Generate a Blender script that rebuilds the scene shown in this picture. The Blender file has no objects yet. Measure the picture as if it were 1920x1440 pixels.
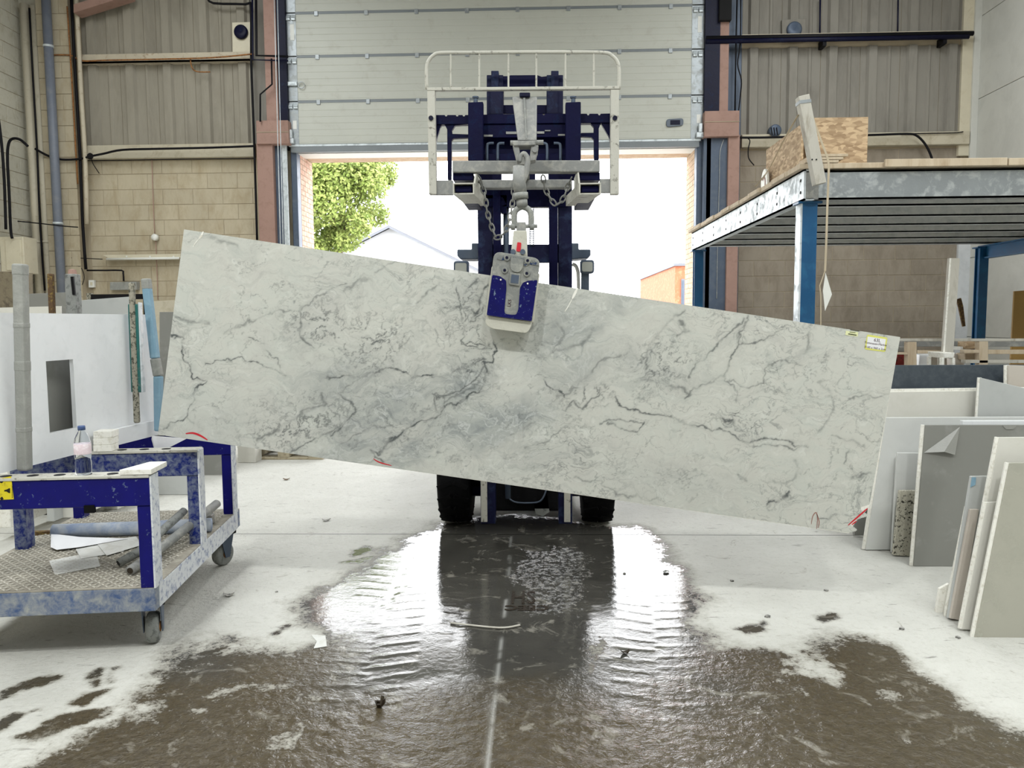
import bpy, bmesh, math, random
import numpy as np
from mathutils import Vector, Matrix

# ------------------------------------------------------------------ camera, sky, lamps, exposure
F, PIT, YAW, ROLL, EYE = 1440.0, math.radians(4.68), math.radians(1.9), 0.0068, 1.4
_f = Vector((-math.sin(YAW) * math.cos(PIT), math.cos(YAW) * math.cos(PIT), -math.sin(PIT)))
_r0 = _f.cross(Vector((0, 0, 1))).normalized()
_u0 = _r0.cross(_f)
_r = _r0 * math.cos(ROLL) - _u0 * math.sin(ROLL)
_u = _r.cross(_f)
CAM = Vector((0, 0, EYE))
scene = bpy.context.scene
col = scene.collection
cam = bpy.data.cameras.new('camera')
cam.sensor_width = 36.0
cam.lens = 36.0 * F / 1920.0
cam.clip_end = 400
camo = bpy.data.objects.new('camera', cam)
m3 = Matrix((_r, _u, -_f)).transposed()
camo.matrix_world = Matrix.Translation(CAM) @ m3.to_4x4()
col.objects.link(camo)
scene.camera = camo

world = bpy.data.worlds.new('overcast_sky')
scene.world = world
world.use_nodes = True
_bg = world.node_tree.nodes['Background']
_bg.inputs[0].default_value = (0.97, 0.985, 1.0, 1)
_bg.inputs[1].default_value = 7.0


def area(name, loc, target, sx, sy, power, colr=(1, 1, 1)):
    l = bpy.data.lights.new(name, 'AREA')
    l.shape = 'RECTANGLE'
    l.size, l.size_y, l.energy, l.color = sx, sy, power, colr
    o = bpy.data.objects.new(name, l)
    o.location = loc
    o.rotation_euler = (Vector(target) - Vector(loc)).to_track_quat('-Z', 'Y').to_euler()
    col.objects.link(o)
    return o


# unseen overhead fill panels added to brighten the hall, and its ceiling lamps
area('roof_fill', (-4.2, 3.5, 6.75), (-4.2, 3.5, 0), 1.6, 12.0, 455, (0.96, 1.0, 1.0))
area('roof_fill', (3.6, 3.5, 6.75), (3.6, 3.5, 0), 1.6, 12.0, 455, (0.96, 1.0, 1.0))
area('ceiling_lamp', (-1.75, -0.6, 6.0), (-1.7, -0.4, 0), 0.32, 0.32, 155, (0.98, 1.0, 0.98))
area('ceiling_lamp', (1.3, -1.0, 6.1), (1.3, -0.6, 0), 0.32, 0.32, 112, (0.98, 1.0, 0.98))
area('roof_fill', (0, -4.5, 6.75), (0, -4.5, 0), 9.0, 1.8, 70, (0.96, 1.0, 1.0))

scene.view_settings.view_transform = 'Standard'
scene.view_settings.look = 'None'
scene.view_settings.gamma = 1
scene.view_settings.use_curve_mapping = False
scene.view_settings.exposure = 0.28
random.seed(7)


# ------------------------------------------------------------------ photograph pixel -> point on a real plane
def _ray(px, py):
    return _f + _r * ((px - 960) / F) - _u * ((py - 720) / F)


def aY(px, py, Y):
    d = _ray(px, py)
    return CAM + d * (Y / d.y)


def aX(px, py, X):
    d = _ray(px, py)
    return CAM + d * (X / d.x)


def aZ(px, py, Z=0.0):
    d = _ray(px, py)
    return CAM + d * ((Z - EYE) / d.z)


def aP(px, py, p0, n):
    d = _ray(px, py)
    return CAM + d * ((Vector(p0) - CAM).dot(n) / d.dot(n))


# ------------------------------------------------------------------ materials
def lin(c):
    return tuple(((x / 255.0) / 12.92 if x / 255.0 <= 0.04045 else ((x / 255.0 + 0.055) / 1.055) ** 2.4) for x in c) + (1,)


def N(nt, t, **kw):
    n = nt.nodes.new(t)
    for k, v in kw.items():
        setattr(n, k, v)
    return n


def newmat(name):
    m = bpy.data.materials.new(name)
    m.use_nodes = True
    return m, m.node_tree, m.node_tree.nodes['Principled BSDF']


def ramp(nt, src, p0, p1, c0=(0, 0, 0, 1), c1=(1, 1, 1, 1)):
    r = N(nt, 'ShaderNodeValToRGB')
    e = r.color_ramp.elements
    e[0].position, e[1].position = p0, p1
    e[0].color, e[1].color = c0, c1
    nt.links.new(src, r.inputs[0])
    return r.outputs[0]


def noise(nt, scale, detail=5, rough=0.6, dist=0.0, vec=None):
    n = N(nt, 'ShaderNodeTexNoise')
    n.inputs['Scale'].default_value = scale
    n.inputs['Detail'].default_value = detail
    n.inputs['Roughness'].default_value = rough
    n.inputs['Distortion'].default_value = dist
    if vec is not None:
        nt.links.new(vec, n.inputs['Vector'])
    return n.outputs['Fac']


def mixc(nt, fac, a, b, mode='MIX'):
    n = N(nt, 'ShaderNodeMix', data_type='RGBA', blend_type=mode)
    for s, v in ((n.inputs[0], fac), (n.inputs[6], a), (n.inputs[7], b)):
        if hasattr(v, 'is_linked'):
            nt.links.new(v, s)
        else:
            s.default_value = v
    return n.outputs[2]


def mth(nt, op, a, b=0.0, clamp=False):
    n = N(nt, 'ShaderNodeMath', operation=op, use_clamp=clamp)
    for s, v in ((n.inputs[0], a), (n.inputs[1], b)):
        if hasattr(v, 'is_linked'):
            nt.links.new(v, s)
        else:
            s.default_value = v
    return n.outputs[0]


def bump(nt, src, strength, dist, bsdf):
    b = N(nt, 'ShaderNodeBump')
    b.inputs['Strength'].default_value = strength
    b.inputs['Distance'].default_value = dist
    nt.links.new(src, b.inputs['Height'])
    nt.links.new(b.outputs[0], bsdf.inputs['Normal'])


def geo(nt):
    return N(nt, 'ShaderNodeNewGeometry').outputs['Position']


def worn(name, c, dust=None, scale=6.0, lo=0.5, hi=0.65, rough=0.6, metal=0.0, var=0.12, bmp=0.15, stretch=None, spec=0.5, rand=0.0):
    """painted or bare surface with tone variation and, where dust is given, patches of it"""
    m, nt, b = newmat(name)
    pos = geo(nt)
    if stretch:
        mp = N(nt, 'ShaderNodeMapping')
        mp.inputs['Scale'].default_value = stretch
        nt.links.new(pos, mp.inputs['Vector'])
        pos = mp.outputs[0]
    base = lin(c)
    n1 = noise(nt, scale * 0.7, 4, 0.6, 0.3, pos)
    dk = tuple(x * (1 - var * 1.6) for x in base[:3]) + (1,)
    lt = tuple(min(1, x * (1 + var)) for x in base[:3]) + (1,)
    colr = mixc(nt, n1, dk, lt)
    if dust:
        n2 = noise(nt, scale * 2.3, 8, 0.68, 0.4, pos)
        colr = mixc(nt, ramp(nt, n2, lo, hi), colr, lin(dust))
        r2 = N(nt, 'ShaderNodeMapRange')
        r2.inputs[3].default_value, r2.inputs[4].default_value = rough, min(1, rough + 0.3)
        nt.links.new(ramp(nt, n2, lo, hi), r2.inputs[0])
        nt.links.new(r2.outputs[0], b.inputs['Roughness'])
    else:
        b.inputs['Roughness'].default_value = rough
    if rand:
        oi = N(nt, 'ShaderNodeObjectInfo')
        mr = N(nt, 'ShaderNodeMapRange')
        mr.inputs[3].default_value, mr.inputs[4].default_value = 1 - rand, 1 + rand
        nt.links.new(oi.outputs['Random'], mr.inputs[0])
        sc = N(nt, 'ShaderNodeVectorMath', operation='SCALE')
        nt.links.new(colr, sc.inputs[0])
        nt.links.new(mr.outputs[0], sc.inputs['Scale'])
        colr = sc.outputs[0]
    nt.links.new(colr, b.inputs['Base Color'])
    b.inputs['Metallic'].default_value = metal
    b.inputs['Specular IOR Level'].default_value = spec
    if bmp:
        bump(nt, noise(nt, scale * 9, 5, 0.6, 0, pos), bmp, 0.01, b)
    return m


MAT = {}
MAT['block'] = worn('painted_block', (184, 173, 150), (164, 150, 124), 2.6, 0.44, 0.72, 0.85, 0, 0.14, 0.35, (1, 1, .5), rand=.05)
MAT['block_w'] = worn('white_painted_block', (190, 186, 171), (164, 157, 136), 3.0, 0.5, 0.75, 0.85, 0, 0.08, 0.35, rand=.04)
MAT['block_g'] = worn('bare_grey_block', (144, 134, 120), (122, 111, 97), 2.4, 0.44, 0.72, 0.9, 0, 0.16, 0.4, (1, 1, .5), rand=.05)
MAT['mortar'] = worn('mortar', (166, 154, 132), None, 8, rough=0.95)
MAT['ledge'] = worn('concrete_ledge', (190, 182, 162), (160, 148, 126), 3, 0.5, 0.75, 0.9)
MAT['clad'] = worn('cement_cladding', (148, 142, 129), (130, 124, 112), 2.0, 0.45, 0.75, 0.85, 0, 0.10, 0.2, (1, 1, 0.25))
MAT['clad2'] = worn('cement_cladding_grey', (136, 132, 124), (118, 114, 107), 2.0, 0.45, 0.75, 0.85, 0, 0.10, 0.2, (1, 1, 0.25))
MAT['girt'] = worn('pale_painted_girt', (188, 178, 158), (150, 132, 108), 6, 0.55, 0.7, 0.7)
MAT['oxide'] = worn('red_oxide_paint', (158, 126, 114), (140, 112, 100), 4, 0.5, 0.75, 0.7, 0, 0.1)
MAT['dsteel'] = worn('blue_black_steel', (8, 10, 40), (36, 48, 74), 4, 0.55, 0.8, 0.5, 0.0, 0.2, spec=0.2)
MAT['bsteel'] = worn('blue_grey_steel', (76, 88, 106), (100, 108, 118), 3, 0.5, 0.8, 0.5, 0.2, 0.15)
MAT['galv'] = worn('galvanised_steel', (150, 155, 158), (178, 182, 182), 5, 0.5, 0.62, 0.42, 0.55, 0.14, 0.1)
MAT['galv_j'] = worn('pale_galvanised_steel', (196, 200, 200), (176, 182, 184), 5, 0.45, 0.65, 0.6, 0.0, 0.1, 0.1)
MAT['galv_l'] = worn('bright_galvanised_steel', (205, 212, 216), (185, 192, 196), 6, 0.5, 0.6, 0.45, 0.3, 0.06, 0.05)
MAT['galv_d'] = worn('dusty_galvanised_steel', (134, 135, 133), (164, 163, 157), 9, 0.48, 0.66, 0.6, 0.2, 0.14, 0.1)
MAT['door'] = worn('door_panel_grey', (186, 187, 178), (170, 168, 158), 2.5, 0.55, 0.85, 0.5, 0, 0.04, 0.03)
MAT['doorseam'] = worn('door_seam_grey', (120, 126, 130), None, 6, rough=0.5)
MAT['black'] = worn('black_rubber', (8, 8, 10), (30, 30, 31), 8, 0.6, 0.8, 0.8, 0, 0.2, 0.25, spec=0.15)
MAT['cable'] = worn('black_cable', (12, 11, 16), None, 8, rough=0.6, spec=0.2)
MAT['rust'] = worn('rusty_pipe', (148, 100, 52), (110, 72, 44), 14, 0.45, 0.6, 0.8)
MAT['pipe_c'] = worn('cream_pipe', (192, 184, 164), (156, 146, 122), 4, 0.55, 0.8, 0.6)
MAT['pipe_b'] = worn('blue_grey_pipe', (108, 114, 126), (128, 130, 134), 4, 0.5, 0.8, 0.5)
MAT['white'] = worn('white_plastic', (224, 224, 218), None, 5, rough=0.5, var=0.04)
MAT['cream'] = worn('cream_paint', (206, 198, 176), (188, 176, 150), 4, 0.55, 0.8, 0.55)
MAT['wallw'] = worn('white_wall_panel', (196, 196, 190), (184, 184, 178), 0.8, 0.45, 0.7, 0.55, 0, 0.05, 0.02)
MAT['render'] = worn('white_rendered_wall', (198, 200, 202), (180, 182, 184), 1.5, 0.45, 0.7, 0.8, 0, 0.05, 0.1)
MAT['roof'] = worn('dark_roof', (70, 68, 66), None, 3, rough=0.9)
MAT['brick'] = worn('pale_brick', (196, 158, 140), (204, 180, 164), 5, 0.45, 0.6, 0.9, 0, 0.1)
MAT['brickb'] = worn('yellow_brick', (188, 160, 134), (198, 178, 154), 5, 0.45, 0.6, 0.9, 0, 0.1)
MAT['blue'] = worn('dusty_blue_paint', (6, 5, 98), (110, 124, 146), 16, 0.61, 0.70, 0.45, 0, 0.25, 0.1, spec=0.2)
MAT['blue_w'] = worn('blue_paint_worn', (10, 30, 104), (128, 136, 146), 16, 0.40, 0.74, 0.5, 0, 0.3, 0.1, spec=0.25)
MAT['blue_d'] = worn('blue_paint_white_dust', (60, 84, 140), (208, 211, 214), 14, 0.3, 0.5, 0.7, 0, 0.1, 0.1)
MAT['bluegrey'] = worn('blue_paint_grey_dust', (60, 84, 128), (160, 162, 158), 9, 0.34, 0.7, 0.7, 0, 0.15, 0.1)
MAT['mezzblue'] = worn('mid_blue_paint', (10, 78, 122), (20, 96, 136), 5, 0.5, 0.75, 0.4, 0, 0.12, 0.05)
MAT['navy'] = worn('navy_forklift_paint', (3, 4, 46), (16, 34, 66), 7, 0.56, 0.75, 0.5, 0.0, 0.3, 0.1, spec=0.12)
MAT['navy2'] = worn('worn_navy_steel', (8, 12, 50), (40, 54, 82), 7, 0.5, 0.72, 0.5, 0.0, 0.3, 0.1, spec=0.2)
MAT['dustw'] = worn('dusty_white_steel', (186, 184, 174), (96, 92, 82), 12, 0.56, 0.68, 0.6, 0, 0.1)
MAT['clampb'] = worn('clamp_blue_paint', (5, 5, 84), (120, 138, 156), 26, 0.6, 0.66, 0.45, 0, 0.3, 0.08, spec=0.2)
MAT['clampg'] = worn('dusty_cast_metal', (126, 128, 125), (158, 158, 150), 10, 0.48, 0.7, 0.55, 0.1, 0.14, 0.2)
MAT['clampt'] = worn('speckled_clamp_paint', (118, 120, 118), (20, 46, 84), 24, 0.52, 0.58, 0.5, 0.1, 0.12, 0.2)
MAT['pad'] = worn('pale_rubber_pad', (192, 190, 178), (160, 158, 148), 8, 0.55, 0.75, 0.8)
MAT['wood'] = worn('pale_timber', (196, 180, 156), (170, 150, 124), 5, 0.45, 0.7, 0.75, 0, 0.1, 0.2, (1, 1, 0.2))
MAT['woodg'] = worn('grey_timber', (186, 182, 172), (150, 142, 128), 6, 0.5, 0.7, 0.8, 0, 0.1, 0.2, (1, 1, 0.3))
MAT['pallet'] = worn('old_pallet_timber', (170, 160, 136), (120, 108, 84), 5, 0.5, 0.7, 0.85)
MAT['card'] = worn('ochre_board', (150, 118, 62), (166, 134, 78), 2, 0.5, 0.8, 0.7)
MAT['slabw'] = worn('white_quartz', (232, 234, 236), (224, 226, 228), 6, 0.5, 0.7, 0.35, 0, 0.04, 0.02)
MAT['slabw2'] = worn('off_white_quartz', (206, 207, 204), (196, 197, 194), 2, 0.45, 0.75, 0.35, 0, 0.05, 0.02)
MAT['slabe'] = worn('chalky_white_edge', (232, 230, 222), (206, 202, 190), 20, 0.5, 0.65, 0.8, 0, 0.05, 0.2)
MAT['slabc'] = worn('cream_quartz', (208, 206, 198), (198, 196, 186), 3, 0.5, 0.75, 0.3, 0, 0.04, 0.02)
MAT['slabg'] = worn('light_grey_quartz', (178, 180, 178), (168, 170, 168), 3, 0.5, 0.75, 0.4, 0, 0.05, 0.03)
MAT['slabm'] = worn('mid_grey_stone', (128, 128, 123), (150, 150, 146), 2.4, 0.55, 0.8, 0.4, 0, 0.06, 0.03)
MAT['slabd'] = worn('blue_grey_granite', (62, 70, 78), (78, 86, 92), 12, 0.45, 0.7, 0.5, 0, 0.12, 0.05)
MAT['slabo'] = worn('olive_grey_stone', (166, 164, 152), (150, 150, 138), 1.4, 0.5, 0.8, 0.22, 0, 0.05, 0.02)
MAT['slabb'] = worn('beige_stone', (190, 182, 172), (180, 170, 160), 3, 0.5, 0.8, 0.5, 0, 0.05, 0.03)
MAT['tan'] = worn('tan_concrete', (122, 112, 92), (84, 76, 64), 9, 0.5, 0.7, 0.9, 0, 0.15, 0.3)
MAT['speck'] = worn('speckled_granite', (192, 188, 172), (46, 42, 32), 26, 0.53, 0.58, 0.4, 0, 0.1, 0.02)
MAT['paper'] = worn('white_paper', (226, 226, 228), None, 4, rough=0.8, var=0.04)
MAT['paperg'] = worn('grey_dusty_paper', (206, 206, 202), (188, 186, 178), 7, 0.5, 0.7, 0.9, 0, 0.06)
MAT['tread'] = worn('dusty_chequer_plate', (188, 184, 172), (156, 150, 138), 9, 0.48, 0.7, 0.8, 0, 0.08, 0.1)
MAT['treadd'] = worn('dirty_chequer_plate', (138, 132, 120), (170, 165, 152), 9, 0.4, 0.7, 0.85, 0, 0.1, 0.1)
MAT['tubeb'] = worn('dusty_blue_foam', (130, 146, 174), (182, 186, 190), 5, 0.36, 0.66, 0.85, 0, 0.12)
MAT['tubeg'] = worn('grey_wrapped_tube', (136, 138, 135), (98, 100, 98), 12, 0.52, 0.62, 0.8, 0, 0.12)
MAT['rustbar'] = worn('rusty_brown_bar', (84, 62, 40), (130, 110, 60), 16, 0.5, 0.62, 0.85)
MAT['teal'] = worn('teal_sleeve', (28, 96, 92), (110, 120, 118), 12, 0.58, 0.72, 0.6)
MAT['padblue'] = worn('light_blue_pole_wrap', (124, 158, 178), (144, 172, 188), 5, 0.5, 0.7, 0.7)
MAT['tape'] = worn('grey_tape', (142, 143, 138), (160, 160, 155), 7, 0.5, 0.7, 0.7, 0, 0.1, 0.3)
MAT['mottle'] = worn('mottled_post', (150, 146, 132), (70, 70, 60), 26, 0.5, 0.58, 0.85)
MAT['red'] = worn('red_marker', (196, 30, 44), None, 5, rough=0.7)
MAT['redt'] = worn('red_tin', (126, 26, 20), (60, 30, 20), 10, 0.5, 0.6, 0.5)
MAT['brownm'] = worn('brown_marker', (150, 110, 100), None, 5, rough=0.7)
MAT['yellow'] = worn('yellow_label', (214, 196, 20), (160, 140, 20), 20, 0.55, 0.7, 0.6)
MAT['ylabel'] = worn('pale_yellow_label', (214, 214, 110), None, 5, rough=0.6, var=0.05)
MAT['ylight'] = worn('faded_yellow_label', (222, 224, 176), None, 5, rough=0.6, var=0.05)
MAT['ink'] = worn('dark_ink', (60, 22, 34), None, 5, rough=0.7)
MAT['inkg'] = worn('olive_ink', (70, 74, 50), None, 5, rough=0.7)
MAT['capblue'] = worn('blue_bottle_cap', (62, 84, 130), None, 5, rough=0.4)
MAT['pinkl'] = worn('pale_pink_label', (222, 204, 210), (230, 220, 224), 20, 0.5, 0.6, 0.5)
MAT['ground'] = worn('yard_concrete', (150, 148, 144), (140, 138, 134), 0.7, 0.45, 0.7, 0.9)
MAT['bwhite'] = worn('white_cladding', (190, 192, 196), None, 1, rough=0.7, var=0.02)
MAT['broof'] = worn('pale_roof_edge', (138, 140, 145), None, 1, rough=0.8, var=0.02)
MAT['bgrey'] = worn('pale_grey_trim', (100, 103, 110), None, 1, rough=0.7, var=0.02)
MAT['orangeb'] = worn('orange_brick_wall', (176, 98, 70), (186, 120, 92), 4, 0.5, 0.6, 0.9)
MAT['leaf'] = worn('lime_green_leaf', (104, 124, 48), (142, 152, 84), 1.5, 0.42, 0.6, 0.6, 0, 0.25, 0)
MAT['bark'] = worn('bark', (96, 84, 66), None, 5, rough=0.9)
MAT['strap'] = worn('beige_strap', (186, 172, 148), None, 5, rough=0.8)
MAT['hole'] = worn('dark_hole', (10, 10, 12), None, 5, rough=0.9)
MAT['lampw'] = worn('lamp_lens', (176, 178, 170), None, 5, rough=0.3)
MAT['bhandle'] = worn('blue_grey_plastic', (84, 94, 108), None, 5, rough=0.4)
MAT['chip'] = worn('stone_chip', (150, 148, 142), (70, 70, 68), 30, 0.5, 0.6, 0.8)
MAT['mud'] = worn('wet_mud', (46, 38, 28), None, 30, rough=0.25)


def osb():
    m, nt, b = newmat('osb_board')
    pos = geo(nt)
    mp = N(nt, 'ShaderNodeMapping')
    mp.inputs['Scale'].default_value = (15, 15, 40)
    nt.links.new(pos, mp.inputs['Vector'])
    v = N(nt, 'ShaderNodeTexVoronoi')
    v.inputs['Scale'].default_value = 1.4
    nt.links.new(mp.outputs[0], v.inputs['Vector'])
    sep = N(nt, 'ShaderNodeSeparateColor')
    nt.links.new(v.outputs['Color'], sep.inputs[0])
    nt.links.new(ramp(nt, sep.outputs[0], 0.1, 0.9, lin((150, 126, 98)), lin((196, 172, 140))), b.inputs['Base Color'])
    b.inputs['Roughness'].default_value = 0.8
    return m


MAT['osb'] = osb()


def clear(name, tint, rough=0.05, alpha=0.25):
    m, nt, b = newmat(name)
    b.inputs['Base Color'].default_value = lin(tint)
    b.inputs['Roughness'].default_value = rough
    b.inputs['Transmission Weight'].default_value = 1.0
    b.inputs['IOR'].default_value = 1.12
    return m


MAT['pet'] = clear('clear_bottle_plastic', (236, 240, 244))
MAT['film'] = worn('peeling_plastic_film', (142, 142, 137), None, 20, rough=0.3, var=0.1)


# ------------------------------------------------------------------ mesh building
class MB:
    def __init__(s, xf=None):
        s.v, s.f, s.xf = [], [], xf

    def add(s, vs, fs):
        o = len(s.v)
        s.v += [tuple(s.xf @ Vector(p)) if s.xf else tuple(p) for p in vs]
        s.f += [tuple(i + o for i in q) for q in fs]
        return s

    def box(s, x0, x1, y0, y1, z0, z1):
        vs = [(x, y, z) for x in (x0, x1) for y in (y0, y1) for z in (z0, z1)]
        return s.add(vs, [(0, 1, 3, 2), (4, 6, 7, 5), (0, 4, 5, 1), (2, 3, 7, 6), (0, 2, 6, 4), (1, 5, 7, 3)])

    def beam(s, p0, p1, w, h, up=(0, 0, 1), w1=None, h1=None):
        p0, p1 = Vector(p0), Vector(p1)
        d = (p1 - p0).normalized()
        a = d.cross(Vector(up))
        if a.length < 1e-4:
            a = d.cross(Vector((0, 1, 0)))
        a.normalize()
        b = a.cross(d)
        w1, h1 = w1 or w, h1 or h
        vs = []
        for p, ww, hh in ((p0, w, h), (p1, w1, h1)):
            for i, j in ((-1, -1), (1, -1), (1, 1), (-1, 1)):
                vs.append(p + a * (i * ww / 2) + b * (j * hh / 2))
        return s.add(vs, [(0, 1, 2, 3), (7, 6, 5, 4), (0, 4, 5, 1), (1, 5, 6, 2), (2, 6, 7, 3), (3, 7, 4, 0)])

    def prism(s, pts, vec):
        n = len(pts)
        vec = Vector(vec)
        vs = [Vector(p) for p in pts] + [Vector(p) + vec for p in pts]
        fs = [tuple(range(n)), tuple(range(2 * n - 1, n - 1, -1))]
        fs += [(i, (i + 1) % n, n + (i + 1) % n, n + i) for i in range(n)]
        return s.add(vs, fs)

    def tube(s, pts, r, n=8, caps=True, r1=None):
        pts = [Vector(p) for p in pts]
        k = len(pts)
        vs, fs = [], []
        prev = None
        for i, p in enumerate(pts):
            t = (pts[min(i + 1, k - 1)] - pts[max(i - 1, 0)]).normalized()
            a = prev - t * prev.dot(t) if prev else t.cross(Vector((0.13, 0.31, 0.94)))
            if a.length < 1e-4:
                a = t.cross(Vector((1, 0, 0)))
            a.normalize()
            prev = a
            b = t.cross(a)
            rr = r if r1 is None else r + (r1 - r) * i / (k - 1)
            for j in range(n):
                q = 2 * math.pi * j / n
                vs.append(p + a * (rr * math.cos(q)) + b * (rr * math.sin(q)))
        for i in range(k - 1):
            for j in range(n):
                fs.append((i * n + j, i * n + (j + 1) % n, (i + 1) * n + (j + 1) % n, (i + 1) * n + j))
        if caps:
            fs += [tuple(range(n - 1, -1, -1)), tuple(range((k - 1) * n, k * n))]
        return s.add(vs, fs)

    def lathe(s, prof, c, axis=(0, 0, 1), n=20):
        """prof: (radius, along)"""
        ax = Vector(axis).normalized()
        a = ax.orthogonal().normalized()
        b = ax.cross(a)
        c = Vector(c)
        vs, fs = [], []
        for r, h in prof:
            for j in range(n):
                q = 2 * math.pi * j / n
                vs.append(c + ax * h + a * (r * math.cos(q)) + b * (r * math.sin(q)))
        for i in range(len(prof) - 1):
            for j in range(n):
                fs.append((i * n + j, i * n + (j + 1) % n, (i + 1) * n + (j + 1) % n, (i + 1) * n + j))
        fs += [tuple(range(n)), tuple(range((len(prof) - 1) * n, len(prof) * n))]
        return s.add(vs, fs)

    def grid(s, f, nu, nv):
        vs = [f(i / nu, j / nv) for i in range(nu + 1) for j in range(nv + 1)]
        fs = [(i * (nv + 1) + j, (i + 1) * (nv + 1) + j, (i + 1) * (nv + 1) + j + 1, i * (nv + 1) + j + 1) for i in range(nu) for j in range(nv)]
        return s.add(vs, fs)

    def build(s, name, m, parent=None, smooth=False, bevel=0.0, origin=None, solid=0.0):
        off = Vector((0, 0, 0))
        p = parent
        while p is not None:
            off += p.location
            p = p.parent
        V = [Vector(q) for q in s.v]
        loc = Vector((0, 0, 0))
        if parent is None:
            lo = [min(q[i] for q in V) for i in range(3)]
            hi = [max(q[i] for q in V) for i in range(3)]
            loc = Vector(((lo[0] + hi[0]) / 2, (lo[1] + hi[1]) / 2, lo[2]))
            off = loc
        me = bpy.data.meshes.new(name)
        me.from_pydata([tuple(q - off) for q in V], [], s.f)
        bm = bmesh.new()
        bm.from_mesh(me)
        bmesh.ops.recalc_face_normals(bm, faces=bm.faces)
        bm.to_mesh(me)
        bm.free()
        if smooth:
            for q in me.polygons:
                q.use_smooth = True
        me.materials.append(MAT[m] if isinstance(m, str) else m)
        o = bpy.data.objects.new(name, me)
        o.location = loc
        o.parent = parent
        col.objects.link(o)
        if solid:
            md = o.modifiers.new('thickness', 'SOLIDIFY')
            md.thickness = solid
        if bevel:
            md = o.modifiers.new('bevel', 'BEVEL')
            md.width, md.segments, md.limit_method = bevel, 2, 'ANGLE'
        return o


def tag(o, label=None, cat=None, group=None, kind=None):
    if label:
        o['label'] = label
    if cat:
        o['category'] = cat
    if group:
        o['group'] = group
    if kind:
        o['kind'] = kind
    return o


def empty(name, loc, label=None, cat=None, group=None, kind=None):
    o = bpy.data.objects.new(name, None)
    o.location = loc
    o.empty_display_size = 0.1
    col.objects.link(o)
    return tag(o, label, cat, group, kind)


def ppx(pts, Y):
    return [aY(x, y, Y) for x, y in pts]


def rounded(pts, rad, n=4):
    """round the corners of a planar 3D polygon"""
    out = []
    k = len(pts)
    for i in range(k):
        p, a, b = Vector(pts[i]), Vector(pts[i - 1]), Vector(pts[(i + 1) % k])
        r = rad[i] if isinstance(rad, (list, tuple)) else rad
        if r <= 0:
            out.append(p)
            continue
        p0 = p + (a - p).normalized() * r
        p1 = p + (b - p).normalized() * r
        for t in range(n + 1):
            t = t / n
            out.append(p0 * (1 - t) ** 2 + p * 2 * t * (1 - t) + p1 * t ** 2)
    return out


def smoothpath(pts, n=6):
    pts = [Vector(p) for p in pts]
    out = []
    for i in range(len(pts) - 1):
        a, b, c, d = pts[max(i - 1, 0)], pts[i], pts[i + 1], pts[min(i + 2, len(pts) - 1)]
        for t in range(n):
            t = t / n
            out.append(0.5 * ((2 * b) + (c - a) * t + (2 * a - 5 * b + 4 * c - d) * t * t + (3 * b - a - 3 * c + d) * t ** 3))
    return out + [pts[-1]]


def text_mesh(txt, size, M, name, m, parent, extrude=0.0003, bold=0.0):
    cu = bpy.data.curves.new(name, 'FONT')
    cu.body = txt
    cu.size = size
    cu.extrude = extrude
    cu.offset = bold
    cu.align_x = 'CENTER'
    cu.resolution_u = 2
    to = bpy.data.objects.new(name + '_tmp', cu)
    col.objects.link(to)
    dg = bpy.context.evaluated_depsgraph_get()
    me = bpy.data.meshes.new_from_object(to.evaluated_get(dg))
    bpy.data.objects.remove(to)
    off = Vector((0, 0, 0))
    p = parent
    while p is not None:
        off += p.location
        p = p.parent
    me.transform(Matrix.Translation(-off) @ M)
    me.materials.clear()
    me.materials.append(MAT[m])
    o = bpy.data.objects.new(name, me)
    o.parent = parent
    col.objects.link(o)
    return o


# numpy value noise
_tab = np.random.RandomState(3).rand(512, 512)


def vnoise(x, y, sd=0):
    x = x + sd * 17.31
    y = y + sd * 9.77
    xi, yi = np.floor(x).astype(int), np.floor(y).astype(int)
    fx, fy = x - xi, y - yi
    fx, fy = fx * fx * (3 - 2 * fx), fy * fy * (3 - 2 * fy)
    g = lambda a, b: _tab[a & 511, b & 511]
    return (g(xi, yi) * (1 - fx) + g(xi + 1, yi) * fx) * (1 - fy) + (g(xi, yi + 1) * (1 - fx) + g(xi + 1, yi + 1) * fx) * fy


def fbm(x, y, sd=0, o=4):
    t, a, s = 0, 0.5, 0
    for i in range(o):
        t = t + a * vnoise(x * 2 ** i, y * 2 ** i, sd + i)
        s += a
        a *= 0.55
    return t / s


def seg_dist(X, Y, pts):
    d = np.full(X.shape, 1e9)
    tpar = np.zeros(X.shape)
    side = np.zeros(X.shape)
    acc = 0.0
    for (ax, ay), (bx, by) in zip(pts[:-1], pts[1:]):
        L2 = (bx - ax) ** 2 + (by - ay) ** 2 + 1e-12
        t = np.clip(((X - ax) * (bx - ax) + (Y - ay) * (by - ay)) / L2, 0, 1)
        q = np.hypot(X - ax - t * (bx - ax), Y - ay - t * (by - ay))
        k = q < d
        d = np.where(k, q, d)
        L = math.sqrt(L2)
        tpar = np.where(k, acc + t * L, tpar)
        side = np.where(k, ((bx - ax) * (Y - ay) - (by - ay) * (X - ax)) / L, side)
        acc += L
    return d, tpar, side


def poly_sd(X, Y, pts):
    d, _, _ = seg_dist(X, Y, list(pts) + [pts[0]])
    ins = np.zeros(X.shape, bool)
    n = len(pts)
    for i in range(n):
        (ax, ay), (bx, by) = pts[i], pts[(i + 1) % n]
        c = ((ay > Y) != (by > Y)) & (X < (bx - ax) * (Y - ay) / (by - ay + 1e-12) + ax)
        ins ^= c
    return np.where(ins, -d, d)


def sstep(a, b, x):
    t = np.clip((x - a) / (b - a), 0, 1)
    return t * t * (3 - 2 * t)


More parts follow.
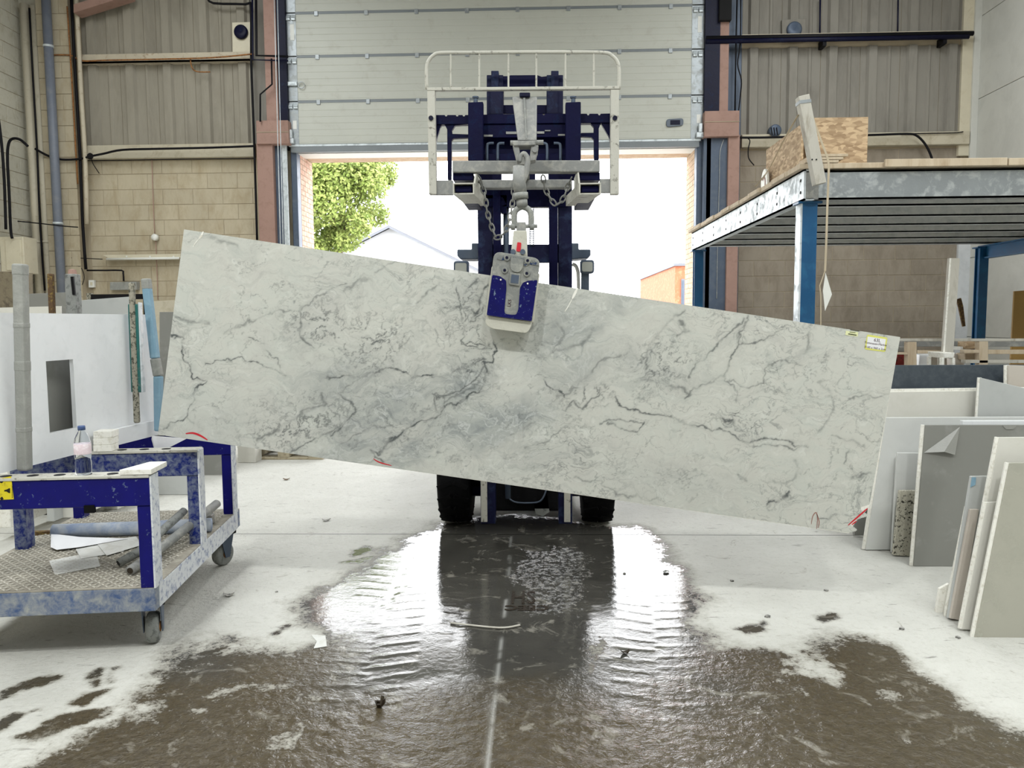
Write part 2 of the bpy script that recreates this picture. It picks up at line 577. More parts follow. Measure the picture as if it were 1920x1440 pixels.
def grid_object(name, X, Y, Z, m, parent, attrs, smooth=True):
    ni, nj = X.shape
    me = bpy.data.meshes.new(name)
    co = np.stack([X, Y, Z], -1).reshape(-1, 3).astype(np.float32)
    idx = np.arange(ni * nj).reshape(ni, nj)
    q = np.stack([idx[:-1, :-1], idx[1:, :-1], idx[1:, 1:], idx[:-1, 1:]], -1).reshape(-1, 4)
    me.vertices.add(len(co))
    me.vertices.foreach_set('co', co.ravel())
    me.loops.add(q.size)
    me.loops.foreach_set('vertex_index', q.ravel().astype(np.int32))
    me.polygons.add(len(q))
    me.polygons.foreach_set('loop_start', np.arange(0, q.size, 4, dtype=np.int32))
    me.polygons.foreach_set('loop_total', np.full(len(q), 4, np.int32))
    me.polygons.foreach_set('use_smooth', np.full(len(q), smooth, bool))
    me.update(calc_edges=True)
    for k, a in attrs.items():
        at = me.attributes.new(k, 'FLOAT', 'POINT')
        at.data.foreach_set('value', a.ravel().astype(np.float32))
    me.materials.append(m)
    o = bpy.data.objects.new(name, me)
    o.parent = parent
    col.objects.link(o)
    return o


def attr(nt, name):
    a = N(nt, 'ShaderNodeAttribute')
    a.attribute_name = name
    return a.outputs['Fac']

# ================================================================== THE SETTING
WY = 11.4          # inner face of the door wall
XL, XR = -7.54, 6.22
floor = empty('floor', (0, 0, 0), 'wet and dry concrete workshop floor with tyre tracks', kind='structure')


def floor_material():
    m, nt, b = newmat('wet_concrete')
    pos = geo(nt)
    wet, mud, line = attr(nt, 'wet'), attr(nt, 'mud'), attr(nt, 'line')
    n1 = noise(nt, 3.2, 8, 0.65, 0.4, pos)
    n2 = noise(nt, 26, 6, 0.7, 0.2, pos)
    # break the wet edge up with fine noise
    n3 = noise(nt, 75, 4, 0.7, 0.2, pos)
    nz = mth(nt, 'ADD', mth(nt, 'MULTIPLY', mth(nt, 'SUBTRACT', n2, 0.5), 1.5), mth(nt, 'MULTIPLY', mth(nt, 'SUBTRACT', n3, 0.5), 0.9))
    w = ramp(nt, mth(nt, 'ADD', wet, mth(nt, 'MULTIPLY', nz, ramp(nt, wet, 0.0, 0.12))), 0.36, 0.66)
    damp = ramp(nt, mth(nt, 'ADD', wet, mth(nt, 'MULTIPLY', nz, 0.5)), 0.02, 0.45)
    dry = mixc(nt, n1, lin((176, 175, 168)), lin((204, 203, 197)))
    sm = noise(nt, 7, 7, 0.75, 1.2, pos)
    dry = mixc(nt, ramp(nt, sm, 0.60, 0.72), dry, lin((146, 142, 132)))
    mpd = N(nt, 'ShaderNodeMapping')
    mpd.inputs['Scale'].default_value = (9, 26, 1)
    mpd.inputs['Rotation'].default_value = (0, 0, 0.35)
    nt.links.new(pos, mpd.inputs['Vector'])
    scr = noise(nt, 1.0, 5, 0.6, 0.4, mpd.outputs[0])
    dry = mixc(nt, ramp(nt, scr, 0.63, 0.74), dry, lin((128, 126, 120)))
    dry = mixc(nt, mth(nt, 'MULTIPLY', damp, 0.75), dry, lin((138, 134, 123)))
    wetc = mixc(nt, n1, lin((46, 45, 43)), lin((80, 78, 72)))
    mudc = mixc(nt, n2, lin((40, 32, 19)), lin((86, 76, 56)))
    wetc = mixc(nt, mud, wetc, mudc)
    # pale slurry left in drying patches
    sl = ramp(nt, noise(nt, 4.5, 8, 0.7, 1.5, pos), 0.57, 0.66)
    wetc = mixc(nt, mth(nt, 'MULTIPLY', sl, 0.55), wetc, lin((150, 146, 136)))
    c = mixc(nt, w, dry, wetc)
    c = mixc(nt, line, c, lin((190, 190, 186)))
    nt.links.new(c, b.inputs['Base Color'])
    rg = N(nt, 'ShaderNodeMapRange')
    rg.inputs[3].default_value, rg.inputs[4].default_value = 0.78, 0.045
    nt.links.new(w, rg.inputs[0])
    rw = mth(nt, 'ADD', rg.outputs[0], mth(nt, 'MULTIPLY', mth(nt, 'MULTIPLY', mud, w), 0.03))
    nt.links.new(rw, b.inputs['Roughness'])
    b.inputs['IOR'].default_value = 1.4
    fine = noise(nt, 120, 4, 0.65, 0, pos)
    mid = noise(nt, 34, 4, 0.6, 0.5, pos)
    h = mth(nt, 'ADD', mth(nt, 'MULTIPLY', fine, 0.35), mth(nt, 'MULTIPLY', mid, 1.6))
    hh = mth(nt, 'MULTIPLY', h, mth(nt, 'SUBTRACT', 1.0, mth(nt, 'MULTIPLY', mth(nt, 'SUBTRACT', w, mth(nt, 'MULTIPLY', mud, 0.75), True), 0.93)))
    bump(nt, hh, 0.55, 0.010, b)
    return m


FM = floor_material()


def pz(pts):
    return [tuple(aZ(x, y)[:2]) for x, y in pts]


JY = 4.955
_wet_main = pz([(770, 1006), (815, 980), (900, 968), (1070, 968), (1160, 985), (1215, 1006), (1262, 1070), (1300, 1130), (1335, 1190),
                (1345, 1212), (1430, 1205), (1500, 1225), (1600, 1200), (1690, 1212), (1745, 1260), (1800, 1300), (1860, 1350), (1935, 1385), (2050, 1460), (2050, 1700),
                (30, 1700), (60, 1440), (150, 1385), (260, 1350), (235, 1300), (300, 1225), (420, 1212), (540, 1215), (600, 1200), (600, 1140), (650, 1080), (700, 1030)])
_streaks = [pz(p) for p in (
    [(0, 1300), (40, 1278), (125, 1262), (118, 1276), (40, 1296), (0, 1312)], [(172, 1290), (182, 1252), (194, 1250), (186, 1288)],
    [(198, 1280), (208, 1250), (221, 1250), (206, 1278)], [(0, 1352), (30, 1338), (64, 1334), (20, 1352), (0, 1368)],
    [(362, 1225), (440, 1204), (450, 1208), (420, 1222), (372, 1236)], [(500, 1190), (530, 1172), (545, 1172), (520, 1196)],
    [(140, 1320), (170, 1296), (205, 1290), (160, 1322)], [(40, 1378), (110, 1340), (200, 1326), (230, 1338), (130, 1370), (60, 1388)],
    [(1380, 1180), (1430, 1168), (1445, 1180), (1400, 1190)], [(1530, 1160), (1560, 1150), (1572, 1160), (1545, 1168)],
    [(640, 1054), (675, 1046), (700, 1044), (680, 1056)], [(650, 1040), (690, 1022), (700, 1026), (664, 1046)], [(612, 1108), (640, 1092), (690, 1088), (660, 1110)],
    [(700, 1108), (740, 1086), (762, 1084), (730, 1106)])]
_dryisle = [pz(p) for p in ([(975, 1030), (1075, 1022), (1110, 1050), (1112, 1100), (1060, 1150), (985, 1160), (958, 1110)],
                            [(1090, 1260), (1130, 1200), (1135, 1240), (1110, 1290)], [(0, 1440), (40, 1400), (120, 1366), (130, 1390), (60, 1440)],
                            [(1400, 1275), (1470, 1258), (1490, 1290), (1430, 1290)], [(1500, 1225), (1560, 1250), (1570, 1280), (1520, 1262)],
                            [(600, 1232), (622, 1190), (660, 1188), (640, 1215)])]
_film = [pz([(775, 1010), (838, 992), (842, 1200), (830, 1320), (650, 1320), (615, 1225), (655, 1110)]), pz([(1135, 992), (1208, 1006), (1270, 1100), (1315, 1225), (1300, 1330), (1130, 1330), (1120, 1200), (1135, 1080)])]
_mudz = pz([(430, 1230), (600, 1215), (640, 1300), (900, 1300), (1100, 1300), (1330, 1290), (1350, 1200), (1950, 1180), (2050, 1700), (0, 1700), (0, 1260)])
_lanes = [(pz([(800, 1000), (745, 1095), (705, 1190), (688, 1260), (676, 1330)]), 0.21), (pz([(1212, 1000), (1222, 1110), (1230, 1215), (1240, 1330)]), 0.20),
          (pz([(905, 1018), (885, 1100), (852, 1190)]), 0.11), (pz([(1125, 1030), (1120, 1090), (1080, 1170), (1040, 1260)]), 0.08),
          (pz([(760, 1100), (690, 1150), (640, 1190)]), 0.05)]
_seam = pz([(958, 1006), (952, 1100), (938, 1220), (922, 1350), (913, 1445)])


def floor_grid(x0, x1, y0, y1, st):
    xs = np.arange(x0, x1 + st * .5, st)
    ys = np.arange(y0, y1, st)
    ys = np.append(ys, y1)
    X, Y = np.meshgrid(xs, ys, indexing='ij')
    warp = (fbm(X * 2.2, Y * 2.2, 1, 5) - .5) * .55 + (fbm(X * 9, Y * 9, 2, 3) - .5) * .18
    wet = sstep(-.14, .16, -poly_sd(X, Y, _wet_main) + warp * .75)
    for s in _streaks:
        wet = np.maximum(wet, sstep(-.03, .03, -poly_sd(X, Y, s) + (fbm(X * 12, Y * 12, 5, 3) - .5) * .08) * .9)
    for i, s in enumerate(_dryisle):
        wet = wet * (1 - (.30 if i == 0 else .6) * sstep(-.04, .05, -poly_sd(X, Y, s) + (fbm(X * 7, Y * 7, 6, 4) - .5) * .2))
    mud = sstep(-.25, .25, -poly_sd(X, Y, _mudz) + (fbm(X * 4, Y * 4, 7, 4) - .5) * .5)
    # drier blotches inside the muddy zone
    wet = wet * (1 - .5 * mud * sstep(.56, .70, fbm(X * 4.6, Y * 6.4, 9, 6)) * (np.abs(X - .1) > .9))
    Z = np.zeros_like(X)
    tre = np.zeros_like(X)
    for pts, hw in _lanes:
        d, s, side = seg_dist(X, Y, pts)
        mk = sstep(hw, hw - .03, d) * (.35 + .65 * sstep(.35, .55, fbm(X * 5, Y * 5, 11, 3)))
        ph = (s + .22 * np.abs(side) + .03 * (fbm(X * 9, Y * 9, 12, 3) - .5)) / .105 + .5 * (side > 0)
        bar = sstep(.32, .5, np.abs((ph % 1) - .5) * 2 * .5 + .12)
        bar = np.exp(-((((ph % 1) - .5) / .11) ** 2))
        gro = np.exp(-(side / .018) ** 2)
        Z += mk * (bar - gro * .9) * (.0010 + .0014 * sstep(3.35, 2.9, Y))
        tre = np.maximum(tre, mk)
    near = sstep(3.0, 2.55, Y)
    Z += ((fbm(X * 22, Y * 22, 14, 3) - .5) * .010 + (fbm(X * 38, Y * 38, 44, 2) - .5) * .004) * np.minimum(wet, 1) * (near * .8 + .02) + (fbm(X * 4, Y * 4, 15, 3) - .5) * .0012 * wet
    dl, _, _ = seg_dist(X, Y, _seam)
    line = np.exp(-(dl / .008) ** 2) * sstep(.4, .65, fbm(X * 8, Y * 8, 16, 3)) * .45
    for s in _film:
        wet = wet + .7 * sstep(-.05, .12, -poly_sd(X, Y, s) + (fbm(X * 5, Y * 5, 18, 4) - .5) * .3)
    near2 = sstep(2.75, 3.15, Y)
    mud = mud * (1 - .6 * near2 * sstep(.75, .45, np.abs(X + .1)))
    return X, Y, Z, dict(wet=wet, mud=mud, line=line)


X_, Y_, Z_, A_ = floor_grid(-3.6, 3.6, 1.5, JY - .004, .0125)
grid_object('concrete_slab', X_, Y_, Z_, FM, floor, A_)
X_, Y_, Z_, A_ = floor_grid(-3.6, 3.6, JY + .004, 7.0, .025)
grid_object('concrete_slab', X_, Y_, Z_, FM, floor, A_)
for (x0, x1, y0, y1) in ((XL, -3.6, -8, JY - .004), (3.6, XR, -8, JY - .004), (-3.6, 3.6, -8, 1.5), (XL, -3.6, JY + .004, WY + .3), (3.6, XR, JY + .004, WY + .3), (-3.6, 3.6, 7.0, 12.2)):
    MB().add([(x0, y0, 0), (x1, y0, 0), (x1, y1, 0), (x0, y1, 0)], [(0, 1, 2, 3)]).build('concrete_slab', FM, floor)
MB().box(XL, XR, -8, 12.2, -.12, -.012).build('joint_base', 'hole', floor)

tag(MB().box(XL - .2, XR + .2, -8.2, WY + .8, 7.0, 7.15).build('ceiling', 'roof'), kind='structure')
tag(MB().box(XL, XR, -8.2, -8.0, 0, 7).build('wall_rear', 'wallw'), kind='structure')

# ---- left side wall: painted block work, the few blocks in view built one by one
wl = empty('wall_left', (XL, 2, 0), kind='structure')
MB().box(XL - .25, XL, -8, WY + .4, 0, 7).build('mortar_bed', 'mortar', wl)
MB().box(XL - .002, XL + .004, -8, 9.4, 0, 7).build('plain_wall', 'block_w', wl)
CH, BW = .225, .45


def block_mesh(w, h, d, axis):
    b = MB()
    g = .004
    if axis == 'x':
        b.box(-w / 2 + g, w / 2 - g, 0, d, g, h - g)
    else:
        b.box(0, d, -w / 2 + g, w / 2 - g, g, h - g)
    me = bpy.data.meshes.new('block')
    me.from_pydata(b.v, [], b.f)
    bm = bmesh.new()
    bm.from_mesh(me)
    bmesh.ops.recalc_face_normals(bm, faces=bm.faces)
    bmesh.ops.bevel(bm, geom=list(bm.edges), offset=.003, segments=1, affect='EDGES')
    bm.to_mesh(me)
    bm.free()
    return me


def blocks(parent, name, m, x0, x1, z0, z1, plane, axis='x', h=CH, w=BW, d=.03, jit=.004, seed=1):
    """courses of blocks standing just proud of the mortar; cut blocks at the ends"""
    rnd = random.Random(seed)
    cache = {}
    off = Vector((0, 0, 0))
    p = parent
    while p is not None:
        off += p.location
        p = p.parent
    z, k = z0, 0
    while z < z1 - .02:
        hh = min(h, z1 - z)
        x = x0 - (w / 2 if k % 2 else 0)
        while x < x1 - .01:
            a, b = max(x, x0), min(x + w, x1)
            if b - a > .03:
                key = (round(b - a, 3), round(hh, 3))
                if key not in cache:
                    me = block_mesh(b - a, hh, d, axis)
                    me.materials.append(MAT[m])
                    cache[key] = me
                o = bpy.data.objects.new(name, cache[key])
                j = rnd.uniform(0, jit)
                c = (a + b) / 2
                o.location = (Vector((c, plane - .004 - j, z)) if axis == 'x' else Vector((plane - d + .004 + j, c, z))) - off
                o.parent = parent
                col.objects.link(o)
            x += w
        z += h
        k += 1


blocks(wl, 'block', 'block_w', 9.4, WY - .02, 1.35, 6.1, XL, 'y', d=.02, seed=3)

# ---- right side wall: white insulated panels, joints open to the eye
wr = empty('wall_right', (XR, 2, 0), kind='structure')
MB().box(XR + .02, XR + .25, -8, WY + .4, 0, 7).build('wall_core', 'render', wr)
for z0, z1 in ((0, 1.13), (1.13, 2.26), (2.26, 3.36), (3.36, 4.47), (4.47, 5.6), (5.6, 7.0)):
    MB().box(XR, XR + .05, -8, WY - .02, z0 + .004, z1 - .004).build('wall_panel', 'wallw', wr, bevel=.004)

# ---- door wall
wb = empty('wall_back', (0, WY, 0), kind='structure')
RL, RR = -3.5, 2.3                     # door reveal
YO = 12.12                             # outer face
MB().box(XL - .2, RL - .105, WY, YO, 0, 7).build('mortar_bed', 'mortar', wb)
MB().box(RR + .105, XR + .2, WY, YO, 0, 7).build('mortar_bed', 'mortar', wb)
MB().box(RL - .105, RR + .105, WY + .06, YO, 3.95, 7).build('head_wall', 'mortar', wb)
MB().box(RL - .01, RR + .01, WY + .02, WY + .36, 3.87, 3.955).build('soffit_board', 'white', wb)
MB().box(RL - .01, RR + .01, WY + .36, YO + .02, 3.885, 3.97).build('lintel', 'brickb', wb)
bxL0, bxL1 = -6.66, -4.13
bxR0, bxR1 = 2.93, 6.05
blocks(wb, 'block', 'block', bxL0, bxL1, 1.13, 3.80, WY, seed=5)
MB().box(bxL0, bxL1, WY - .012, WY + .012, 0, 1.13).build('wall_base', 'block', wb)
blocks(wb, 'block', 'block_g', bxR0, bxR1, 0.9, 3.83, WY, seed=6)
MB().box(bxR0, bxR1, WY - .012, WY + .012, 0, .9).build('wall_base', 'block_g', wb)
# ring beams on top of the block work
MB().box(bxL0, bxL1 + .03, WY - .10, WY + .02, 3.815, 4.01).build('concrete_ledge', 'ledge', wb, bevel=.008)
MB().box(bxR0, bxR1 + .07, WY - .10, WY + .02, 3.85, 4.03).build('concrete_ledge', 'ledge', wb, bevel=.008)
# block pilaster in the left corner
px0, px1 = -7.2, -6.72
MB().box(px0 + .012, px1 - .012, WY - .17, WY + .02, 0, 7).build('mortar_bed', 'mortar', wb)
blocks(wb, 'block', 'block', px0, px1, 1.35, 6.15, WY - .172, w=.34, d=.02, seed=8)
MB().box(XL, px0, WY - .03, WY + .02, 0, 7).build('corner_wall', 'block_w', wb)
# ribbed cement sheets above
def sheets(x0, x1, z0, z1, m, pitch, parent, ribw=.15):
    x = x0
    WS = WY - .012
    while x < x1 - .02:
        b = min(x + pitch, x1)
        pr = [(x + .003, WS + .0), (x + .05, WS + .0)]
        pr = [(x + .003, WS), (min(x + .08, b), WS), (min(x + .105, b), WS - .055), (min(x + .215, b), WS - .055), (min(x + .24, b), WS), (min(x + .37, b), WS), (min(x + .385, b), WS - .02), (min(x + .415, b), WS - .02), (min(x + .43, b), WS), (b - .003, WS)]
        mb = MB()
        n = len(pr)
        vs = [(a, y, z0) for a, y in pr] + [(a, y, z1) for a, y in pr]
        mb.add(vs, [(i, i + 1, n + i + 1, n + i) for i in range(n - 1)])
        mb.build('cladding_sheet', m, parent)
        x += pitch


sheets(bxL0 + .02, bxL1, 4.01, 5.20, 'clad', .555, wb)
sheets(bxL0 + .02, bxL1, 5.28, 7.0, 'clad', .555, wb)
sheets(bxR0, bxR1 - .05, 4.03, 5.24, 'clad2', .555, wb)
sheets(bxR0, bxR1 - .05, 5.37, 7.0, 'clad2', .555, wb)
MB().box(bxR1 - .06, XR, WY - .06, WY + .02, 3.7, 7).build('corner_panel', 'cream', wb)
MB().box(bxR1 + .08, XR, WY - .10, WY - .06, 3.55, 7).build('corner_trim', 'wallw', wb, bevel=.004)
MB().box(bxR1 + .0, XR, WY - .05, WY + .02, 0, 3.56).build('corner_wall', 'render', wb)
# narrow wall strips beside the columns
MB().box(bxL1, RL - .105, WY - .004, WY + .012, 0, 3.95).build('pier_wall', 'block', wb)
MB().box(bxL1, RL - .02, WY - .004, WY + .012, 3.95, 7).build('pier_sheet', 'clad2', wb)
MB().box(RR + .02, bxR0, WY - .004, WY + .012, 0, 7).build('pier_sheet', 'bsteel', wb)
# brick reveals of the doorway
for X0, sgn, m in ((RL, -1, 'brick'), (RR, 1, 'brickb')):
    MB().box(min(X0 + sgn * .005, X0 + sgn * .105), max(X0 + sgn * .005, X0 + sgn * .105), WY + .1, YO, 0, 3.9).build('mortar_bed', 'mortar', wb)
    k, z = 0, 1.2
    me1 = None
    while z < 3.86:
        y = WY + .10 - (.11 if k % 2 else 0)
        while y < YO - .01:
            a, b = max(y, WY + .10), min(y + .225, YO)
            if b - a > .02:
                mb = MB().box(min(X0, X0 + sgn * .09), max(X0, X0 + sgn * .09), a + .005, b - .005, z + .005, min(z + .070, 3.87))
                mb.build('brick', m, wb)
            y += .225
        z += .075
        k += 1

# ---- dark steel jambs and tracks round the doorway
for i, (x0, x1, nm) in enumerate(((RL - .085, RL, 'left'), (RR, RR + .085, 'right'))):
    t = empty('trim_%d' % (i + 1), ((x0 + x1) / 2, WY - .1, 0), kind='structure')
    MB().box(x0, x1, WY - .06, WY + .10, 0, 3.97).build('jamb', 'bsteel', t, bevel=.004)
    xs = x0 - .10 if i == 0 else x1 + .03
    MB().box(xs, xs + .07, WY - .16, WY - .12, 0, 7).build('door_track', 'galv_l', t, bevel=.006)
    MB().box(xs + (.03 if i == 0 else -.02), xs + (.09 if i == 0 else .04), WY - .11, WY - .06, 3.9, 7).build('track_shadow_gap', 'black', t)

# ---- sectional door, half raised
DY = WY - .10
door = empty('door_1', (-.6, DY, 3.88), 'pale grey sectional overhead door, half raised', kind='structure')
seams = [3.965, 4.58, 5.212, 5.815, 6.43, 7.0]
for k in range(5):
    z0, z1 = seams[k] + .006, seams[k + 1] - .006
    prof = [(DY, z0)]
    H = z1 - z0
    # gently ribbed face: alternating bands a few millimetres deep
    zz = z0 + .03
    prof += [(DY - .018, z0 + .012), (DY - .018, zz)]
    nb = 6
    for q in range(nb):
        a = zz + (H - .06) * q / nb
        b = zz + (H - .06) * (q + .93) / nb
        prof += [(DY - .020, a + .004), (DY - .020, b), (DY - .0175, b + .004)]
    prof += [(DY - .018, z1 - .03), (DY - .018, z1 - .008), (DY, z1)]
    prof += [(DY + .035, z1), (DY + .035, z0)]
    n = len(prof)
    xa, xb = RL + .06, RR - .10
    mb = MB()
    mb.add([(xa, y, z) for y, z in prof] + [(xb, y, z) for y, z in prof], [(i, (i + 1) % n, n + (i + 1) % n, n + i) for i in range(n)] + [tuple(range(n)), tuple(range(n, 2 * n))])
    pn = mb.build('door_panel', 'door', door)
    # grey strip painting the seam's shadow band, end stiles and hinges on each panel
    if k:
        MB().box(xa, xb, DY - .022, DY - .004, z0 - .028, z0 + .008).build('seam_shade', 'doorseam', pn)
        for q in range(8):
            xh = xa + .30 + q * (xb - xa - .6) / 7
            MB().box(xh - .028, xh + .028, DY - .034, DY - .014, z0 - .055, z0 + .012).build('hinge', 'galv', pn, bevel=.004)
    for sx, s in ((xa, -1), (xb, 1)):
        x0, x1 = (sx - .155, sx + .004) if s < 0 else (sx - .004, sx + .175)
        MB().box(x0, x1, DY - .024, DY + .03, z0, z1).build('end_stile', 'galv', pn, bevel=.004)
        for hx in (0, 1):
            xh = x0 + .02 + hx * .075
            MB().prism([(xh, DY - .03, z1 - .02), (xh + .065, DY - .03, z1 - .02), (xh + .06, DY - .06, z1 - .07), (xh - .005, DY - .06, z1 - .07)], (0, .035, 0)).build('roller_hinge', 'galv_l', pn, bevel=.004)
            MB().box(xh, xh + .06, DY - .05, DY - .02, z1 - .10, z1 - .07).build('roller_hinge', 'galv_l', pn, bevel=.006)
        if k in (0, 2):
            MB().box((x0 + x1) / 2 - .005, (x0 + x1) / 2 + .05, DY - .027, DY - .023, z0 + .22, z0 + (.44 if k else .34)).build('sticker', 'white', pn)
MB().box(RL - .09, RR + .04, DY - .03, DY + .05, 3.945, 3.972).build('bottom_rail', 'galv_l', door)
MB().box(RL - .06, RR + .02, DY - .025, DY + .045, 3.865, 3.945).build('bottom_seal', 'doorseam', door)
hp = rounded(ppx([(1249, 224), (1281, 222), (1281, 236), (1249, 239)], DY - .024), .04, 4)
hd = MB().prism(hp, (0, -.02, 0)).build('flush_handle', 'bhandle', door, bevel=.006)
MB().box(*[v for v in (lambda a, b: (a.x, b.x, DY - .05, DY - .042, b.z, a.z))(aY(1256, 227, DY), aY(1274, 235, DY))]).build('grip', 'dsteel', hd)
for s, xx in ((-1, RL - .05), (1, RR + .02)):
    MB().box(xx - .05, xx + .05, DY - .09, DY - .03, 3.98, 4.05).box(xx - .02, xx + .03, DY - .10, DY - .04, 4.05, 4.17).build('bottom_bracket', 'galv_l', door, bevel=.006)
a = aY(549, 107 + 52, DY)
lt = MB().box(a.x - .06, a.x + .08, DY - .06, DY - .03, a.z - .03, a.z + .03).build('latch', 'galv_l', door, bevel=.008)
ring = [Vector((a.x + .14 + .045 * math.cos(q), DY - .05, a.z - .02 + .045 * math.sin(q))) for q in np.linspace(0, 6.283, 17)]
MB().tube(ring, .006, 6).build('latch_ring', 'galv', lt)

# ---- columns, plates and girts beside the door
c = empty('steel_column', (-3.86, WY - .12, 0), 'red oxide steel column with haunch plate left of the overhead door', 'column')
x0, x1 = aY(484, 350, WY - .2).x, aY(514, 350, WY - .2).x
MB().box(x0, x1, WY - .22, WY - .02, 0, 3.98).build('lower_shaft', 'oxide', c, bevel=.004)
MB().box(x1, x1 + .14, WY - .12, WY - .03, 0, 3.98).build('web', 'bsteel', c)
x0, x1 = aY(481, 250, WY - .25).x, aY(541, 250, WY - .25).x
z0, z1 = aY(510, 270, WY - .25).z, aY(510, 226, WY - .25).z
hpz = MB().box(x0, x1, WY - .26, WY - .02, z0, z1).build('haunch_plate', 'oxide', c, bevel=.006)
MB().box(x0 - .004, x1 + .004, WY - .266, WY - .255, (z0 + z1) / 2 - .004, (z0 + z1) / 2 + .004).build('plate_seam', 'mortar', hpz)
x0, x1 = aY(496, 100, WY - .2).x, aY(519, 100, WY - .2).x
MB().box(x0, x1, WY - .2, WY - .02, z1, 7).build('upper_shaft', 'oxide', c, bevel=.004)
x0, x1 = aY(520, 100, WY - .2).x, aY(536, 100, WY - .2).x
MB().box(x0, x1, WY - .2, WY - .02, z1, 7).build('flange', 'dsteel', c)
c = empty('steel_column', (2.8, WY - .12, 0), 'blue black and red oxide steel column right of the overhead door', 'column')
x0, x1, x2 = aY(1320, 350, WY - .2).x, aY(1364, 350, WY - .2).x, aY(1385, 350, WY - .2).x
MB().box(x0, x1, WY - .16, WY - .02, 0, 4.0).build('web', 'bsteel', c)
MB().box(x1, x2, WY - .22, WY - .02, 0, 4.0).build('lower_shaft', 'oxide', c, bevel=.004)
z0, z1 = aY(1350, 256, WY - .25).z, aY(1350, 208, WY - .25).z
x0, x2 = aY(1321, 230, WY - .25).x, aY(1386, 230, WY - .25).x
hpz = MB().box(x0, x2, WY - .26, WY - .02, z0, z1).build('haunch_plate', 'oxide', c, bevel=.006)
MB().box(x0 - .004, x2 + .004, WY - .266, WY - .255, (z0 + z1) / 2 + .02, (z0 + z1) / 2 + .028).build('plate_seam', 'mortar', hpz)
x0, x1, x2 = aY(1322, 100, WY - .2).x, aY(1350, 100, WY - .2).x, aY(1367, 100, WY - .2).x
MB().box(x0, x1, WY - .2, WY - .02, z1, 7).build('flange', 'dsteel', c)
MB().box(x1, x2, WY - .19, WY - .02, z1, 7).build('upper_shaft', 'oxide', c, bevel=.004)
a, b = aY(1349, 12, WY - .25), aY(1371, 38, WY - .25)
MB().box(a.x, b.x, WY - .27, WY - .02, b.z, a.z + .3).build('fixing_block', 'hole', c)

g = empty('wall_girt', (-5.4, WY - .1, 5.17), 'pale horizontal steel girt on the left cladding', 'beam')
MB().box(bxL0 + .02, bxL1 + .02, WY - .13, WY - .0, 5.165, 5.19).box(bxL0 + .02, bxL1 + .02, WY - .13, WY - .115, 5.165, 5.29).build('channel', 'girt', g)
MB().box(bxL0 + .02, bxL1 + .02, WY - .115, WY, 5.275, 5.29).build('top_lip', 'girt', g)
g = empty('wall_girt', (4.4, WY - .15, 5.27), 'dark blue horizontal pipe rail on the right cladding', 'beam')
a, b = aY(1322, 90, WY - .16), aY(1824, 78, WY - .16)
MB().tube([(2.38, WY - .2, 5.285), (aY(1816, 80, WY - .2).x, WY - .2, 5.285)], .032, 10).build('lower_pipe', 'dsteel', g, smooth=True)
MB().tube([(2.38, WY - .18, 5.335), (aY(1824, 76, WY - .18).x, WY - .18, 5.335)], .034, 10).build('upper_pipe', 'cable', g, smooth=True)
MB().box(2.9, 6.0, WY - .12, WY - .01, 5.36, 5.40).build('angle', 'girt', g)
for xx in (4.0, 5.65):
    MB().box(xx, xx + .05, WY - .2, WY - .02, 5.20, 5.30).build('clip', 'cable', g)

# red rafter end under the roof, top left corner
a = [aY(x, y, WY - .35) for x, y in ((138, 24), (240, -8), (240, -22), (138, 8))]
tag(MB().prism(a, (0, .2, 0)).build('roof_brace', 'oxide'), 'red oxide sloping roof brace in the top left corner', 'beam')

# ================================================================== THE MARBLE SLAB AND WHAT CARRIES IT
SY = 3.60
slab = empty('marble_slab', (0, SY, .39), 'large grey veined white marble slab hanging tilted from the clamp', 'stone slab')
_c = [aY(x, y, SY) for x, y in ((345, 430), (1688, 632), (1620, 1003), (296, 815))]


def zl(pts):      # zoom-window coordinates of the left and right half of the slab
    return [(300 + x / 2.743, 420 + y / 2.743) for x, y in pts]


def zr(pts):
    return [(960 + x / 2.595, 500 + y / 2.595) for x, y in pts]


def zc(pts):
    return [(700 + x / 4.8, 520 + y / 4.8) for x, y in pts]


